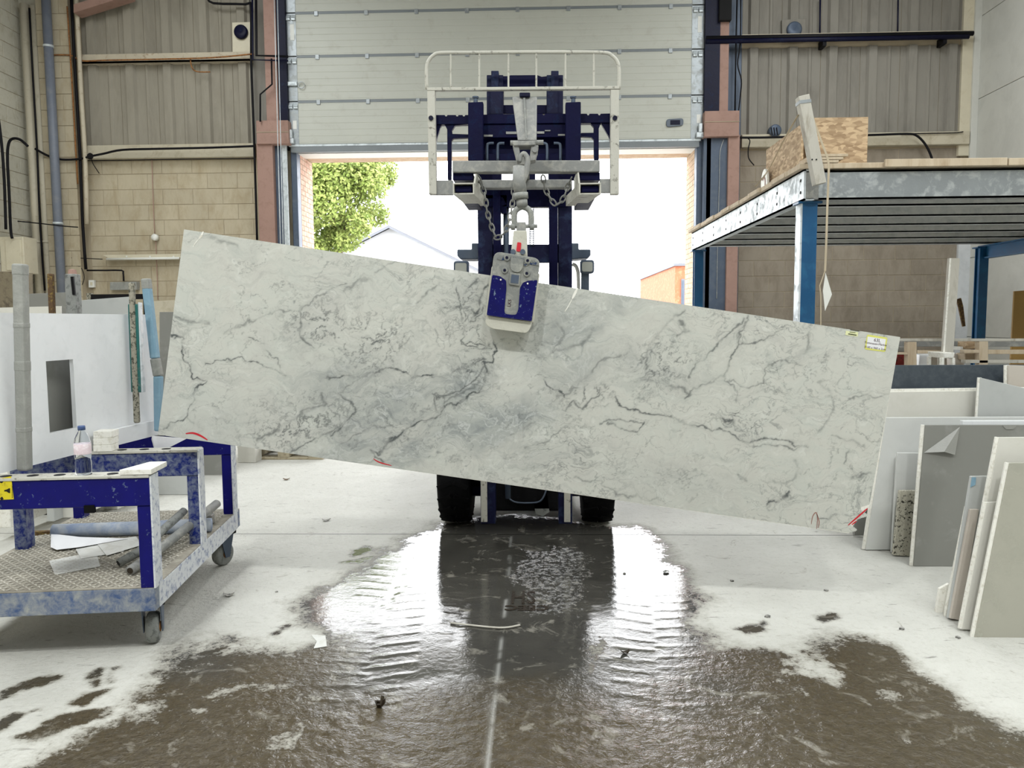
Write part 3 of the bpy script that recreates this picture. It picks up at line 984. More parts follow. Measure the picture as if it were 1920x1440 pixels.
VEINS = [(zl([(60, 575), (120, 600), (112, 690), (160, 755), (165, 790), (240, 800), (185, 850), (180, 900), (135, 985), (20, 1060)]), 2.0, .75),
         (zl([(235, 720), (310, 705), (420, 690), (520, 725), (640, 780)]), 1.6, .6), (zl([(135, 985), (175, 1030)]), 1.5, .5),
         (zl([(455, 590), (545, 610)]), 1.5, .55), (zl([(540, 640), (600, 690), (640, 780)]), 1.3, .45),
         (zl([(640, 450), (700, 440), (760, 420), (830, 370), (870, 340), (960, 300)]), 2, .4),
         (zl([(720, 440), (730, 480), (715, 540), (745, 600), (790, 640)]), 3, .5), (zl([(330, 560), (420, 520), (520, 480), (640, 450)]), 2.5, .4),
         (zl([(1085, 620), (1120, 608), (1165, 588)]), 2, .6), (zl([(860, 780), (980, 790), (1080, 770), (1190, 745), (1290, 775), (1400, 790), (1480, 790)]), 2.4, .6),
         (zl([(1080, 770), (980, 830), (920, 875), (990, 920), (1010, 960), (950, 1030), (880, 1080)]), 2.6, .55),
         (zc([(1075, 570), (1110, 620), (1075, 700), (1090, 770), (1000, 760), (1020, 880), (975, 1010), (860, 1070), (740, 1150), (640, 1160), (600, 1245), (480, 1290), (340, 1330)]), 2.4, .8),
         (zc([(760, 80), (775, 200), (780, 330), (805, 440), (810, 540), (790, 600), (860, 570), (960, 610), (1040, 600)]), 1.6, .65),
         (zc([(800, 560), (850, 620), (950, 640), (1060, 620)]), 2, .6), (zc([(720, 860), (760, 820), (850, 810), (960, 770), (1000, 730)]), 2.2, .65),
         (zc([(540, 1060), (600, 1080), (680, 1060), (760, 1040), (860, 960), (940, 880), (1000, 800)]), 2.2, .55),
         (zc([(640, 1130), (720, 1080), (800, 1050), (900, 980), (980, 900)]), 3, .4), (zc([(530, 1050), (560, 1110), (570, 1190), (600, 1245)]), 2, .6),
         (zc([(880, 300), (920, 340), (960, 280), (950, 200), (990, 100), (1020, 60)]), 3, .6), (zc([(830, 140), (880, 60), (940, 0)]), 4, .5),
         (zc([(820, 390), (850, 340), (880, 300)]), 2, .5), (zc([(870, 400), (920, 390), (1000, 270)]), 2.5, .5),
         (zc([(0, 610), (60, 590), (105, 555)]), 1.6, .6), (zc([(140, 830), (210, 830), (290, 860), (360, 885), (560, 890)]), 2, .65),
         (zc([(400, 240), (430, 180), (520, 110), (600, 50)]), 3, .4), (zc([(600, 270), (690, 265), (770, 270)]), 2, .45), (zc([(560, 480), (575, 560), (610, 610)]), 1.6, .35),
         (zc([(660, 470), (690, 420), (690, 330)]), 1.6, .35), (zc([(660, 500), (710, 580), (700, 610)]), 1.6, .35),
         (zl([(1300, 1030), (1190, 1110), (1120, 1185), (1085, 1160)]), 3, .7), (zl([(1080, 1160), (1100, 1200), (1150, 1225)]), 3, .6),
         (zl([(500, 1110), (620, 1050), (740, 970), (850, 930), (830, 880)]), 4, .45), (zl([(680, 1170), (800, 1100), (900, 1050), (1000, 980)]), 2.5, .5),
         (zl([(930, 1130), (1090, 1040), (1240, 1050)]), 2, .4), (zl([(1110, 250), (1180, 200), (1250, 180)]), 3, .3), (zl([(220, 50), (330, 90), (400, 120)]), 5, .3),
         (zl([(80, 480), (160, 500), (250, 510)]), 4, .35), (zl([(950, 350), (1010, 300), (1080, 280)]), 4, .3),
         (zr([(150, 550), (180, 590), (230, 600), (250, 640)]), 2.2, .75), (zr([(500, 640), (530, 680), (600, 700), (680, 720), (750, 715), (850, 770), (960, 790), (1060, 800), (1130, 850)]), 2.4, .6),
         (zr([(1130, 850), (1220, 830), (1330, 840), (1380, 870), (1440, 890)]), 2.4, .6), (zr([(1130, 850), (1190, 870), (1330, 880), (1440, 890)]), 2, .5),
         (zr([(850, 640), (880, 590), (950, 570), (1040, 530), (1070, 430), (1100, 380), (1110, 310), (1150, 240)]), 2.8, .55),
         (zr([(1100, 385), (1180, 370), (1260, 340), (1330, 290)]), 2, .5), (zr([(860, 540), (870, 500), (930, 450), (1000, 370), (1090, 290), (1130, 250)]), 3, .5),
         (zr([(1040, 540), (1090, 600), (1090, 650)]), 2, .4), (zr([(1050, 550), (1150, 580), (1220, 565), (1230, 490), (1330, 450), (1420, 480)]), 2, .4),
         (zr([(660, 520), (660, 420), (700, 350), (760, 260), (830, 210)]), 4, .4), (zr([(620, 545), (720, 560), (800, 590), (870, 610), (850, 640)]), 4, .45),
         (zr([(640, 760), (610, 795), (540, 790), (470, 765)]), 2.2, .6), (zr([(420, 760), (560, 745), (640, 765)]), 1.8, .45), (zr([(260, 700), (300, 655), (340, 690), (420, 620)]), 2.5, .5),
         (zr([(1240, 1155), (1310, 1140), (1350, 1100)]), 3, .6), (zr([(1560, 825), (1650, 850), (1720, 880)]), 3, .45), (zr([(1640, 890), (1620, 950)]), 3, .4),
         (zr([(1640, 1030), (1700, 1010), (1750, 1000)]), 4, .4), (zr([(1420, 430), (1440, 400), (1450, 330)]), 4, .35), (zr([(1640, 640), (1740, 635), (1830, 620)]), 2, .4),
         (zr([(810, 260), (850, 310), (800, 330)]), 4, .45), (zr([(1030, 740), (1070, 750)]), 4, .6), (zr([(1100, 1010), (1140, 1050), (1110, 1030)]), 4, .5),
         (zr([(60, 880), (150, 860), (230, 800), (300, 750)]), 3, .35), (zr([(220, 640), (300, 590), (440, 460), (520, 430)]), 3, .35), (zr([(0, 820), (80, 780), (140, 740)]), 4, .3),
         (zr([(140, 290), (200, 260), (260, 330), (200, 400)]), 3, .3), (zr([(130, 440), (230, 400), (330, 380), (400, 300)]), 5, .3),
         (zr([(300, 1030), (430, 1050), (520, 1110), (700, 1130)]), 3, .35), (zr([(1480, 1230), (1550, 1225), (1600, 1210)]), 2, .45),
         (zr([(1500, 560), (1560, 620), (1560, 700), (1500, 800)]), 4, .25), (zr([(1380, 940), (1400, 1000), (1330, 1060), (1250, 1040)]), 4, .25)]
BLOBS = [(640, 720, 120, 60, -.3, .22), (720, 770, 130, 50, -.4, .30), (660, 840, 120, 40, -.35, .25), (900, 800, 110, 45, -.15, .36), (980, 780, 70, 40, -.2, .3), (870, 720, 60, 45, -.7, .35),
         (1060, 620, 90, 55, -.6, .28), (770, 850, 60, 30, -.5, .28), (1160, 570, 70, 30, -.5, .2), (1080, 690, 90, 40, -.5, .2), (400, 800, 90, 60, 0, .10), (560, 640, 90, 60, -.4, .10),
         (1000, 860, 120, 30, -.2, .12), (1200, 690, 100, 30, .3, .14), (1250, 900, 160, 40, .2, .08), (880, 560, 50, 70, -.3, .12), (620, 560, 140, 40, -.3, .07)]


def marble_material():
    m, nt, b = newmat('veined_marble')
    pos = geo(nt)
    vein, zone = attr(nt, 'vein'), attr(nt, 'zone')
    warp = N(nt, 'ShaderNodeTexNoise')
    warp.inputs['Scale'].default_value = 5
    warp.inputs['Detail'].default_value = 6
    nt.links.new(pos, warp.inputs['Vector'])
    wv = N(nt, 'ShaderNodeVectorMath', operation='SCALE')
    nt.links.new(warp.outputs['Color'], wv.inputs[0])
    wv.inputs['Scale'].default_value = .35
    ad = N(nt, 'ShaderNodeVectorMath', operation='ADD')
    nt.links.new(pos, ad.inputs[0])
    nt.links.new(wv.outputs[0], ad.inputs[1])
    mp = N(nt, 'ShaderNodeMapping')
    mp.inputs['Rotation'].default_value = (0, math.radians(-28), 0)
    mp.inputs['Scale'].default_value = (1.0, 1.0, 1.9)
    nt.links.new(ad.outputs[0], mp.inputs['Vector'])
    P = mp.outputs[0]

    def lines(scale, wid, det=4):
        n = noise(nt, scale, det, .55, .6, P)
        a = mth(nt, 'ABSOLUTE', mth(nt, 'SUBTRACT', n, .5))
        return ramp(nt, a, 0.0, wid, (1, 1, 1, 1), (0, 0, 0, 1))
    l1 = lines(3.0, .016)
    l2 = lines(6.5, .018, 6)
    msk = ramp(nt, noise(nt, 2.6, 4, .6, 0, pos), .45, .66)
    cloud = noise(nt, 4.5, 7, .65, .8, P)
    light = lin((188, 191, 184))
    warm = lin((200, 198, 190))
    dark = lin((142, 147, 146))
    c = mixc(nt, ramp(nt, cloud, .3, .7), light, warm)
    zz = mth(nt, 'ADD', mth(nt, 'MULTIPLY', zone, 1.25), mth(nt, 'MULTIPLY', mth(nt, 'SUBTRACT', cloud, .52), 1.25), True)
    c = mixc(nt, zz, c, dark)
    fine = mth(nt, 'MULTIPLY', mth(nt, 'ADD', mth(nt, 'MULTIPLY', l1, .5), mth(nt, 'MULTIPLY', l2, .5)), mth(nt, 'ADD', msk, .12), True)
    c = mixc(nt, fine, c, lin((98, 102, 102)))
    sp = ramp(nt, noise(nt, 34, 5, .72, .6, P), .61, .70)
    c = mixc(nt, mth(nt, 'MULTIPLY', sp, .5), c, lin((120, 124, 124)))
    mps = N(nt, 'ShaderNodeMapping')
    mps.inputs['Rotation'].default_value = (0, math.radians(-27), 0)
    mps.inputs['Scale'].default_value = (3.0, 3.0, 26.0)
    nt.links.new(ad.outputs[0], mps.inputs['Vector'])
    stk = noise(nt, 1.0, 7, .7, .9, mps.outputs[0])
    c = mixc(nt, mth(nt, 'MULTIPLY', ramp(nt, stk, .50, .72), mth(nt, 'ADD', mth(nt, 'MULTIPLY', zone, .9), .28), True), c, lin((128, 133, 133)))
    lt = ramp(nt, noise(nt, 7.0, 6, .65, 1.2, P), .56, .70)
    c = mixc(nt, mth(nt, 'MULTIPLY', lt, .55), c, lin((212, 213, 207)))
    # pale streaks crossing the grey zones
    ws = lines(4.2, .02)
    c = mixc(nt, mth(nt, 'MULTIPLY', mth(nt, 'MULTIPLY', ws, zone), .8, True), c, lin((206, 208, 206)))
    c = mixc(nt, mth(nt, 'MULTIPLY', vein, .95, True), c, lin((84, 88, 88)))
    nt.links.new(c, b.inputs['Base Color'])
    b.inputs['Roughness'].default_value = .32
    b.inputs['IOR'].default_value = 1.45
    return m


def build_marble():
    # work in slab coordinates expressed as photograph pixels on the slab's own plane, then lay them on that plane
    tl, tr, br, bl = [np.array(p) for p in ((345, 430), (1688, 632), (1620, 1003), (296, 815))]
    nu, nv = 900, 260
    U, V = np.meshgrid(np.linspace(0, 1, nu), np.linspace(0, 1, nv), indexing='ij')
    PX = (1 - U) * (1 - V) * bl[0] + U * (1 - V) * br[0] + U * V * tr[0] + (1 - U) * V * tl[0]
    PY = (1 - U) * (1 - V) * bl[1] + U * (1 - V) * br[1] + U * V * tr[1] + (1 - U) * V * tl[1]
    wx = (fbm(PX / 14, PY / 14, 21, 4) - .5) * 16
    wy = (fbm(PX / 14, PY / 14, 25, 4) - .5) * 16
    bx, by = PX + wx, PY + wy
    vein = np.zeros_like(PX)
    fade = .45 + 1.1 * sstep(.3, .62, fbm(PX / 22, PY / 22, 31, 4))
    for pts, w, a in VEINS:
        x0, x1 = min(p[0] for p in pts) - 40, max(p[0] for p in pts) + 40
        y0, y1 = min(p[1] for p in pts) - 40, max(p[1] for p in pts) + 40
        k = (PX > x0) & (PX < x1) & (PY > y0) & (PY < y1)
        d, _, _ = seg_dist(bx[k], by[k], pts)
        q = a * 1.05 * np.exp(-(d / (w * .66)) ** 2) * fade[k] + a * .13 * np.exp(-(d / (w * 3.5)) ** 2)
        vein[k] = np.maximum(vein[k], q)
    # brecciated net of hairlines round the dark cluster
    net = np.abs(fbm(bx / 20, by / 20, 41, 5) - .5)
    cl = np.zeros_like(PX)
    for cx, cy, rx, ry, ro in ((890, 690, 45, 26, -.5), (865, 735, 60, 22, -.6), (885, 630, 30, 35, 0), (870, 560, 30, 60, .3), (600, 610, 70, 45, .3), (700, 640, 80, 60, 0), (1100, 740, 60, 18, -.2), (560, 800, 120, 40, -.3), (1240, 680, 70, 40, 0)):
        ca, sa = math.cos(ro), math.sin(ro)
        dx, dy = PX - cx, PY - cy
        cl = np.maximum(cl, np.exp(-(((dx * ca + dy * sa) / rx) ** 2 + ((-dx * sa + dy * ca) / ry) ** 2)))
    vein = np.maximum(vein, .95 * cl * np.exp(-(net / .026) ** 2))
    net2 = np.abs(fbm(bx / 46 + 7, by / 30, 47, 5) - .5)
    vein = np.maximum(vein, .45 * np.exp(-(net2 / .011) ** 2) * sstep(.36, .6, fbm(PX / 90, PY / 90, 51, 3)))
    zone = np.zeros_like(PX)
    for cx, cy, rx, ry, ro, am in BLOBS:
        ca, sa = math.cos(ro), math.sin(ro)
        dx, dy = PX + wx * 1.5 - cx, PY + wy * 1.5 - cy
        zone = np.maximum(zone, 1.9 * am * np.exp(-(((dx * ca + dy * sa) / rx) ** 2 + ((-dx * sa + dy * ca) / ry) ** 2)))
    zone *= .6 + .8 * fbm(PX / 25 + PY / 50, PY / 12 + PX / 30, 61, 4)
    # plane coordinates
    R = np.array(_r); UU = np.array(_u); FF = np.array(_f)
    D = FF + ((PX - 960) / F)[..., None] * R - ((PY - 720) / F)[..., None] * UU
    P = np.array(CAM) + D * (SY / D[..., 1])[..., None]
    # corner broken off at the lower right
    P -= np.array(slab.location)
    mm = marble_material()
    # broken lower right corner: pull the outline in along a ragged line
    cut0, cut1 = np.array((1632., 945.)), np.array((1592., 1000.))
    o = grid_object('polished_face', P[..., 0], P[..., 1], P[..., 2], mm, slab, dict(vein=vein, zone=zone), smooth=False)
    bm = bmesh.new()
    bm.from_mesh(o.data)
    p0, p1 = aY(*cut0, SY) - slab.location, aY(*cut1, SY) - slab.location
    nrm = Vector((p1.z - p0.z, 0, -(p1.x - p0.x)))
    mid = (p0 + p1) / 2
    kill = [v for v in bm.verts if (v.co - mid).dot(nrm) * (1 if nrm.x > 0 else -1) > .004 * math.sin(v.co.z * 90) * 1.0 and v.co.x > mid.x - .1]
    bmesh.ops.delete(bm, geom=kill, context='VERTS')
    bm.to_mesh(o.data)
    bm.free()
    return o


MFACE = build_marble()
# body of the slab behind the polished face (same outline with the corner broken off)
out = [aY(x, y, SY + .0006) for x, y in ((345, 430), (1688, 632), (1632, 945), (1624, 958), (1612, 968), (1600, 985), (1592, 1000), (296, 815))]
MB().prism(out, (0, .0194, 0)).build('slab_body', 'slabe', slab)


def stroke(pts, w, m, name, parent, Y=SY - .0008):
    mb = MB()
    P3 = smoothpath([aY(x, y, Y) for x, y in pts], 4)
    n = len(P3)
    vs = []
    for i, p in enumerate(P3):
        t = (P3[min(i + 1, n - 1)] - P3[max(i - 1, 0)]).normalized()
        s = Vector((-t.z, 0, t.x))
        ww = w * (.35 + .65 * math.sin(math.pi * (i + .4) / n))
        vs += [p + s * ww, p - s * ww]
    mb.add(vs, [(2 * i, 2 * i + 1, 2 * i + 3, 2 * i + 2) for i in range(n - 1)])
    return mb.build(name, m, parent)


stroke([(348, 813), (362, 812), (376, 817), (389, 825)], .005, 'red', 'red_mark', slab)
stroke([(700, 860), (712, 867), (734, 873)], .003, 'red', 'red_mark', slab)
stroke([(1590, 985), (1612, 966), (1627, 953)], .004, 'red', 'red_mark', slab)
stroke([(1597, 984), (1606, 977)], .003, 'red', 'red_mark', slab)
stroke([(1521, 983), (1524, 968), (1530, 961), (1533, 972), (1531, 992)], .0025, 'brownm', 'brown_mark', slab)
stroke([(1532, 965), (1536, 978), (1534, 990)], .0022, 'brownm', 'brown_mark', slab)
stroke([(1083, 540), (1078, 550), (1073, 560)], .006, 'slabe', 'lit_notch', slab)  # white strokes paint light showing through the cuts in the top edge
stroke([(1073, 560), (1065, 575), (1059, 584)], .002, 'slabe', 'lit_notch', slab)
stroke([(381, 434), (377, 443), (373, 447)], .005, 'slabe', 'lit_notch', slab)
stroke([(373, 447), (366, 456), (362, 463)], .002, 'slabe', 'lit_notch', slab)
# hand-written yellow label and a small printed one near the upper right corner
lab = MB().prism(rounded(ppx([(1626, 627), (1664, 633), (1660, 660), (1621, 655)], SY - .0005), .008), (0, -.0006, 0)).build('label_border', 'ylabel', slab)
inn = MB().prism(ppx([(1627, 631), (1661, 636), (1657.5, 657), (1624.5, 652)], SY - .0012), (0, -.0004, 0)).build('label_paper', 'paper', lab)
ang = -math.atan2(202, 1343)


def text_px(txt, x, y, hpx, Y, name, m, parent, rot=ang, ex=.0002):
    p = aY(x, y, Y)
    s = hpx * Y / F / .7
    M = Matrix.Translation(p) @ Matrix.Rotation(math.pi / 2, 4, 'X') @ Matrix.Rotation(rot, 4, 'Z') @ Matrix.Translation((0, -.35 * s, 0))
    return text_mesh(txt, s, M, name, m, parent, ex)


text_px('63L', 1645, 638, 6, SY - .002, 'handwriting', 'ink', inn)
text_px('Tommasan-Marble', 1642, 644.5, 3.8, SY - .002, 'handwriting', 'ink', inn)
text_px('3160 x 960 x 2cm', 1641, 652.5, 3.8, SY - .002, 'handwriting', 'ink', inn)
lab = MB().prism(ppx([(1586, 620), (1609, 623), (1608, 631), (1585, 628)], SY - .0005), (0, -.0006, 0)).build('printed_label', 'ylight', slab)
MB().prism(ppx([(1591, 625), (1606, 627.5), (1606, 629.5), (1590, 627)], SY - .0012), (0, -.0003, 0)).build('print_line', 'inkg', lab)
MB().prism(ppx([(1593, 621.8), (1604, 623.4), (1604, 624.6), (1593, 623)], SY - .0012), (0, -.0003, 0)).build('print_line', 'inkg', lab)
MB().prism(ppx([(1594, 617.6), (1611, 620.4), (1611, 621.6), (1594, 618.8)], SY - .0005), (0, -.0003, 0)).build('print_line', 'inkg', lab)

# ---- clamp gripping the slab
CY = SY - .10
clamp = empty('slab_clamp', aY(963, 600, CY), 'blue and grey slab lifting clamp gripping the marble top edge', 'clamp')


def q(pts):       # clamp window
    return [(890 + x / 7.2, 440 + y / 7.2) for x, y in pts]


body = q([(262, 222), (890, 322), (772, 1170), (160, 1088)])
BP = rounded(ppx(body, CY), [.035, .035, .004, .004], 6)
MB().prism(BP, (0, .045, 0)).build('jaw_plate', 'clampg', clamp, bevel=.006)
top = q([(330, 268), (826, 348), (868, 420), (740, 400), (690, 430), (470, 335), (360, 345), (296, 330)])
MB().prism(rounded(ppx(top, CY - .003), [.02, .02, .004, .004, .004, .004, .004, .004], 4), (0, .01, 0)).build('paint_worn_head', 'clampt', clamp)
bl_ = q([(238, 542), (345, 562), (425, 620), (428, 720), (400, 1040), (420, 1072), (500, 1082), (560, 1080), (590, 1010), (612, 720), (650, 648), (720, 622), (848, 612), (770, 1168), (162, 1086)])
pc = rounded(ppx(bl_, CY - .004), .006, 2)
bpn = MB().prism(pc, (0, .008, 0)).build('blue_face', 'clampb', clamp)
wf = q([(478, 505), (622, 525), (606, 695), (456, 672)])
MB().prism(rounded(ppx(wf, CY - .008), .008), (0, .012, 0)).build('window_frame', 'clampg', clamp, bevel=.003)
wi = q([(498, 535), (600, 550), (588, 662), (484, 648)])
MB().prism(ppx(wi, CY - .0095), (0, .004, 0)).build('window_recess', 'bsteel', clamp)
boss = q([(490, 300), (660, 330), (650, 450), (600, 510), (520, 500), (480, 440)])
MB().prism(rounded(ppx(boss, CY - .012), .012), (0, .02, 0)).build('pivot_boss', 'clampg', clamp, bevel=.008)
for x, y in q([(435, 310), (715, 350), (405, 480), (703, 522)]):
    p = aY(x, y, CY - .004)
    bo = MB().lathe([(.0, -.003), (.014, -.003), (.016, .003), (.016, .01)], p, (0, 1, 0), 16).build('bolt', 'clampg', clamp, smooth=False)
    MB().lathe([(.007, -.006), (.007, .0)], p, (0, 1, 0), 6).build('bolt_socket', 'dsteel', bo)
for x, y in q([(352, 608), (715, 660)]):
    MB().lathe([(.004, -.002), (.004, .004)], aY(x, y, CY - .005), (0, 1, 0), 10).build('rivet', 'white', clamp)
text_px('LK5', 955, 568, 6, CY - .0015, 'stamped_letters', 'ink', clamp, ang + math.pi / 2)
pd = q([(162, 1094), (772, 1176), (768, 1230), (730, 1300), (690, 1330), (250, 1272), (170, 1235), (140, 1180)])
MB().prism(rounded(ppx(pd, CY + .012), .008, 3), (0, .05, 0)).build('rubber_pad_housing', 'pad', clamp, bevel=.01)
bk = q([(230, 420), (880, 520), (800, 1200), (140, 1110)])
MB().prism(ppx(bk, SY - .042), (0, .04, 0)).build('rubber_pad', 'pad', clamp, bevel=.008)
MB().prism(ppx(bk, SY + .022), (0, .04, 0)).build('back_pad', 'pad', clamp, bevel=.008)
MB().prism(rounded(ppx(body, SY + .062), [.04, .04, .004, .004], 6), (0, .03, 0)).build('back_jaw', 'clampg', clamp, bevel=.008)
# saddle bridging the two jaws over the slab
sd = [aY(x, y, CY + .02) for x, y in ((940, 482), (1000, 491), (999, 506), (938, 496))]
MB().prism(sd, (0, .19, 0)).build('bridge', 'clampg', clamp, bevel=.006)
nk = ppx([(963, 432), (988, 432), (989, 487), (957, 480)], CY + .03)
MB().prism(rounded(nk, [.006, .006, 0, 0]), (0, .03, 0)).build('lifting_arm', 'pad', clamp, bevel=.004)
MB().prism(rounded(ppx([(970, 454), (977.5, 455), (976, 472), (968, 471)], CY + .026), .004), (0, .006, 0)).build('red_tag', 'red', clamp)
for x in (962, 980):
    MB().lathe([(.012, 0), (.012, .05)], aY(x, 472, CY + .01), (0, 1, 0), 12).build('pivot_nut', 'bsteel', clamp)

# ---- hook, swivel and shackle between jib and clamp
HY = CY + .045
hook = empty('swivel_hook', aY(978, 432, HY), 'grey steel hook with swivel and bow shackle above the clamp', 'hook')
MB().tube([aY(974, 312, HY), aY(973, 340, HY), aY(976, 362, HY)], .030, 14).build('hook_shank', 'galv_d', hook, smooth=True)
hb = smoothpath([aY(x, y, HY) for x, y in ((976, 345), (984, 330), (988, 312), (989, 298), (983, 288), (977, 292), (975, 303))], 5)
MB().tube(hb, .017, 12, r1=.008).build('hook_bend', 'galv_d', hook, smooth=True)
MB().tube([aY(976, 362, HY), aY(977, 373, HY)], .034, 16).build('swivel_collar', 'clampg', hook, smooth=True)
MB().tube([aY(978, 373, HY), aY(979, 388, HY)], .026, 16).build('swivel_neck', 'galv_d', hook, smooth=True)
cl = MB().tube(smoothpath([aY(x, y, HY) for x, y in ((966, 426), (964, 408), (967, 395), (979, 388), (992, 394), (996, 408), (995, 426))], 5), .014, 12).build('shackle_bow', 'clampg', hook, smooth=True)
MB().tube([aY(955, 425, HY), aY(1008, 424, HY)], .009, 12).build('shackle_pin', 'clampg', hook, smooth=True)
for x in (962, 998):
    MB().tube([aY(x - 4, 425, HY), aY(x + 4, 425, HY)], .016, 12).build('shackle_eye', 'clampg', hook, smooth=True)
MB().prism(rounded(ppx([(968, 416), (986, 416), (987, 436), (968, 436)], HY - .012), .006), (0, .024, 0)).build('link_block', 'galv_d', hook, bevel=.004)

# ---- jib attachment on the forks
JY0 = 3.62
jib = empty('fork_jib', aY(985, 364, 3.9), 'galvanised fork mounted lifting jib with side sleeves and tapered arm', 'lifting jib')
MB().prism(ppx([(848, 301), (1125, 300), (1125, 322), (848, 323)], 3.78), (0, .06, 0)).build('front_crossbar', 'galv_d', jib, bevel=.005)
MB().prism(ppx([(903, 337), (1072, 336), (1072, 352), (903, 353)], 4.10), (0, .06, 0)).build('rear_crossbar', 'galv_d', jib, bevel=.005)
for s, (fx0, fx1, bx0, bx1) in ((-1, (849, 889, 876, 909)), (1, (1086, 1127, 1061, 1095))):
    f0, f1 = aY(fx0, 343, JY0), aY(fx1, 364, JY0)
    b0, b1 = aY(bx0, 368, 4.18), aY(bx1, 386, 4.18)
    th = .008
    mb = MB()
    for (za, zb, ya, yb) in ((0, 1, 0, 0),):
        vs = [f0.copy(), Vector((f1.x, JY0, f0.z)), f1.copy(), Vector((f0.x, JY0, f1.z)), b0.copy(), Vector((b1.x, 4.18, b0.z)), b1.copy(), Vector((b0.x, 4.18, b1.z))]
        mb.add(vs, [(0, 1, 5, 4), (1, 2, 6, 5), (2, 3, 7, 6), (3, 0, 4, 7)])
    MBo = mb.build('fork_sleeve', 'dustw', jib, solid=th)
    # raised plates joining sleeve and crossbar
    xs = f1.x if s < 0 else f0.x
    pl = [Vector((xs, 3.80, aY(900, 323, 3.8).z)), Vector((xs, 4.14, aY(900, 338, 4.14).z)), Vector((xs, 4.14, b1.z)), Vector((xs, JY0 + .05, f1.z + .01)), Vector((xs, JY0 + .05, f0.z))]
    MB().prism(pl, (.008 * s, 0, 0)).build('side_plate', 'dustw', jib)
    MB().prism(ppx([(fx0, 323), (fx1 - 2, 323), (fx1 - 2, 338), (fx0, 338)], 3.80), (0, .10, 0)).build('clamp_block', 'navy', jib, bevel=.004)
ar = MB()
a0, a1, b1_, b0_ = aY(960, 181, 3.68), aY(1007, 181, 3.68), aY(1006, 263, 3.56), aY(971, 263, 3.56)
ar.prism([a0, a1, b1_, b0_], (0, .10, 0))
arm = ar.build('tapered_arm', 'galv_d', jib, bevel=.006)
MB().prism([aY(981, 184, 3.672), aY(985, 184, 3.672), aY(988, 260, 3.555), aY(986, 260, 3.555)], (0, -.006, 0)).build('arm_fold', 'clampg', arm)
MB().prism(ppx([(974, 173), (994, 173), (994, 181), (974, 181)], 3.66), (0, .1, 0)).build('arm_head_bracket', 'dsteel', jib, bevel=.004)
MB().tube([aY(957, 268, 3.60), aY(1019, 267, 3.60)], .011, 12).build('cross_pin', 'galv_d', jib, smooth=True)
MB().prism(ppx([(960, 264), (1006, 263), (1003, 272), (963, 273)], 3.55), (0, .09, 0)).build('arm_foot', 'galv_d', jib, bevel=.004)
for pts in ([(961, 272), (973, 272), (977, 300), (969, 303)], [(996, 272), (1010, 272), (1004, 300), (992, 303)]):
    MB().prism(ppx(pts, 3.56), (0, .07, 0)).build('yoke_cheek', 'galv_d', jib, bevel=.004)
MB().lathe([(.013, -.01), (.013, .09)], aY(1003, 281, 3.56), (0, 1, 0), 14).build('pin_end', 'galv_d', jib)
MB().beam(aY(984, 300, 3.72), aY(984, 330, 4.12), .05, .04).build('arm_strut', 'galv_d', jib)


def chain(pts, Y0, Y1, name, label, r=.0042):
    P3 = smoothpath([aY(x, y, Y0 + (Y1 - Y0) * i / (len(pts) - 1)) for i, (x, y) in enumerate(pts)], 24)
    # arc-length resample
    L = [0]
    for a, b in zip(P3[:-1], P3[1:]):
        L.append(L[-1] + (b - a).length)
    root = empty(name, min(P3, key=lambda p: p.z), label, 'chain')
    pitch = .031
    n = int(L[-1] / pitch)
    for k in range(n):
        s = (k + .5) * pitch
        i = max(j for j in range(len(L)) if L[j] <= s)
        i = min(i, len(P3) - 2)
        c_ = P3[i].lerp(P3[i + 1], (s - L[i]) / max(1e-6, L[i + 1] - L[i]))
        t = (P3[i + 1] - P3[i]).normalized()
        sd_ = t.cross(Vector((0, 1, 0))).normalized()
        if k % 2:
            sd_ = t.cross(sd_).normalized()
        rg = []
        for a in np.linspace(0, 2 * math.pi, 13):
            rg.append(c_ + t * (.021 * math.cos(a)) + sd_ * (.011 * math.sin(a)))
        MB().tube(rg, r, 5, caps=False).build('link', 'galv_d', root, smooth=True)
    return root


chain([(894, 330), (908, 362), (914, 398), (926, 436), (934, 445), (948, 432), (958, 400), (964, 350), (966, 335)], 3.86, 3.86, 'safety_chain', 'sagging grey chain hanging left of the hook')
chain([(1018, 330), (1022, 352), (1032, 372), (1043, 383), (1056, 372), (1066, 346), (1074, 328)], 3.86, 3.86, 'safety_chain', 'shorter looped grey chain hanging right of the hook')

# ================================================================== FORKLIFT
TX = -.08
fk = empty('forklift', (TX, 5.6, 0), 'dark blue forklift truck facing the camera with raised carriage', 'forklift')
BY = 4.34


def z5(pts):
    return [(780 + x / 4.8, 80 + y / 4.8) for x, y in pts]


def z6(pts):
    return [(780 + x / 4.8, 340 + y / 4.8) for x, y in pts]


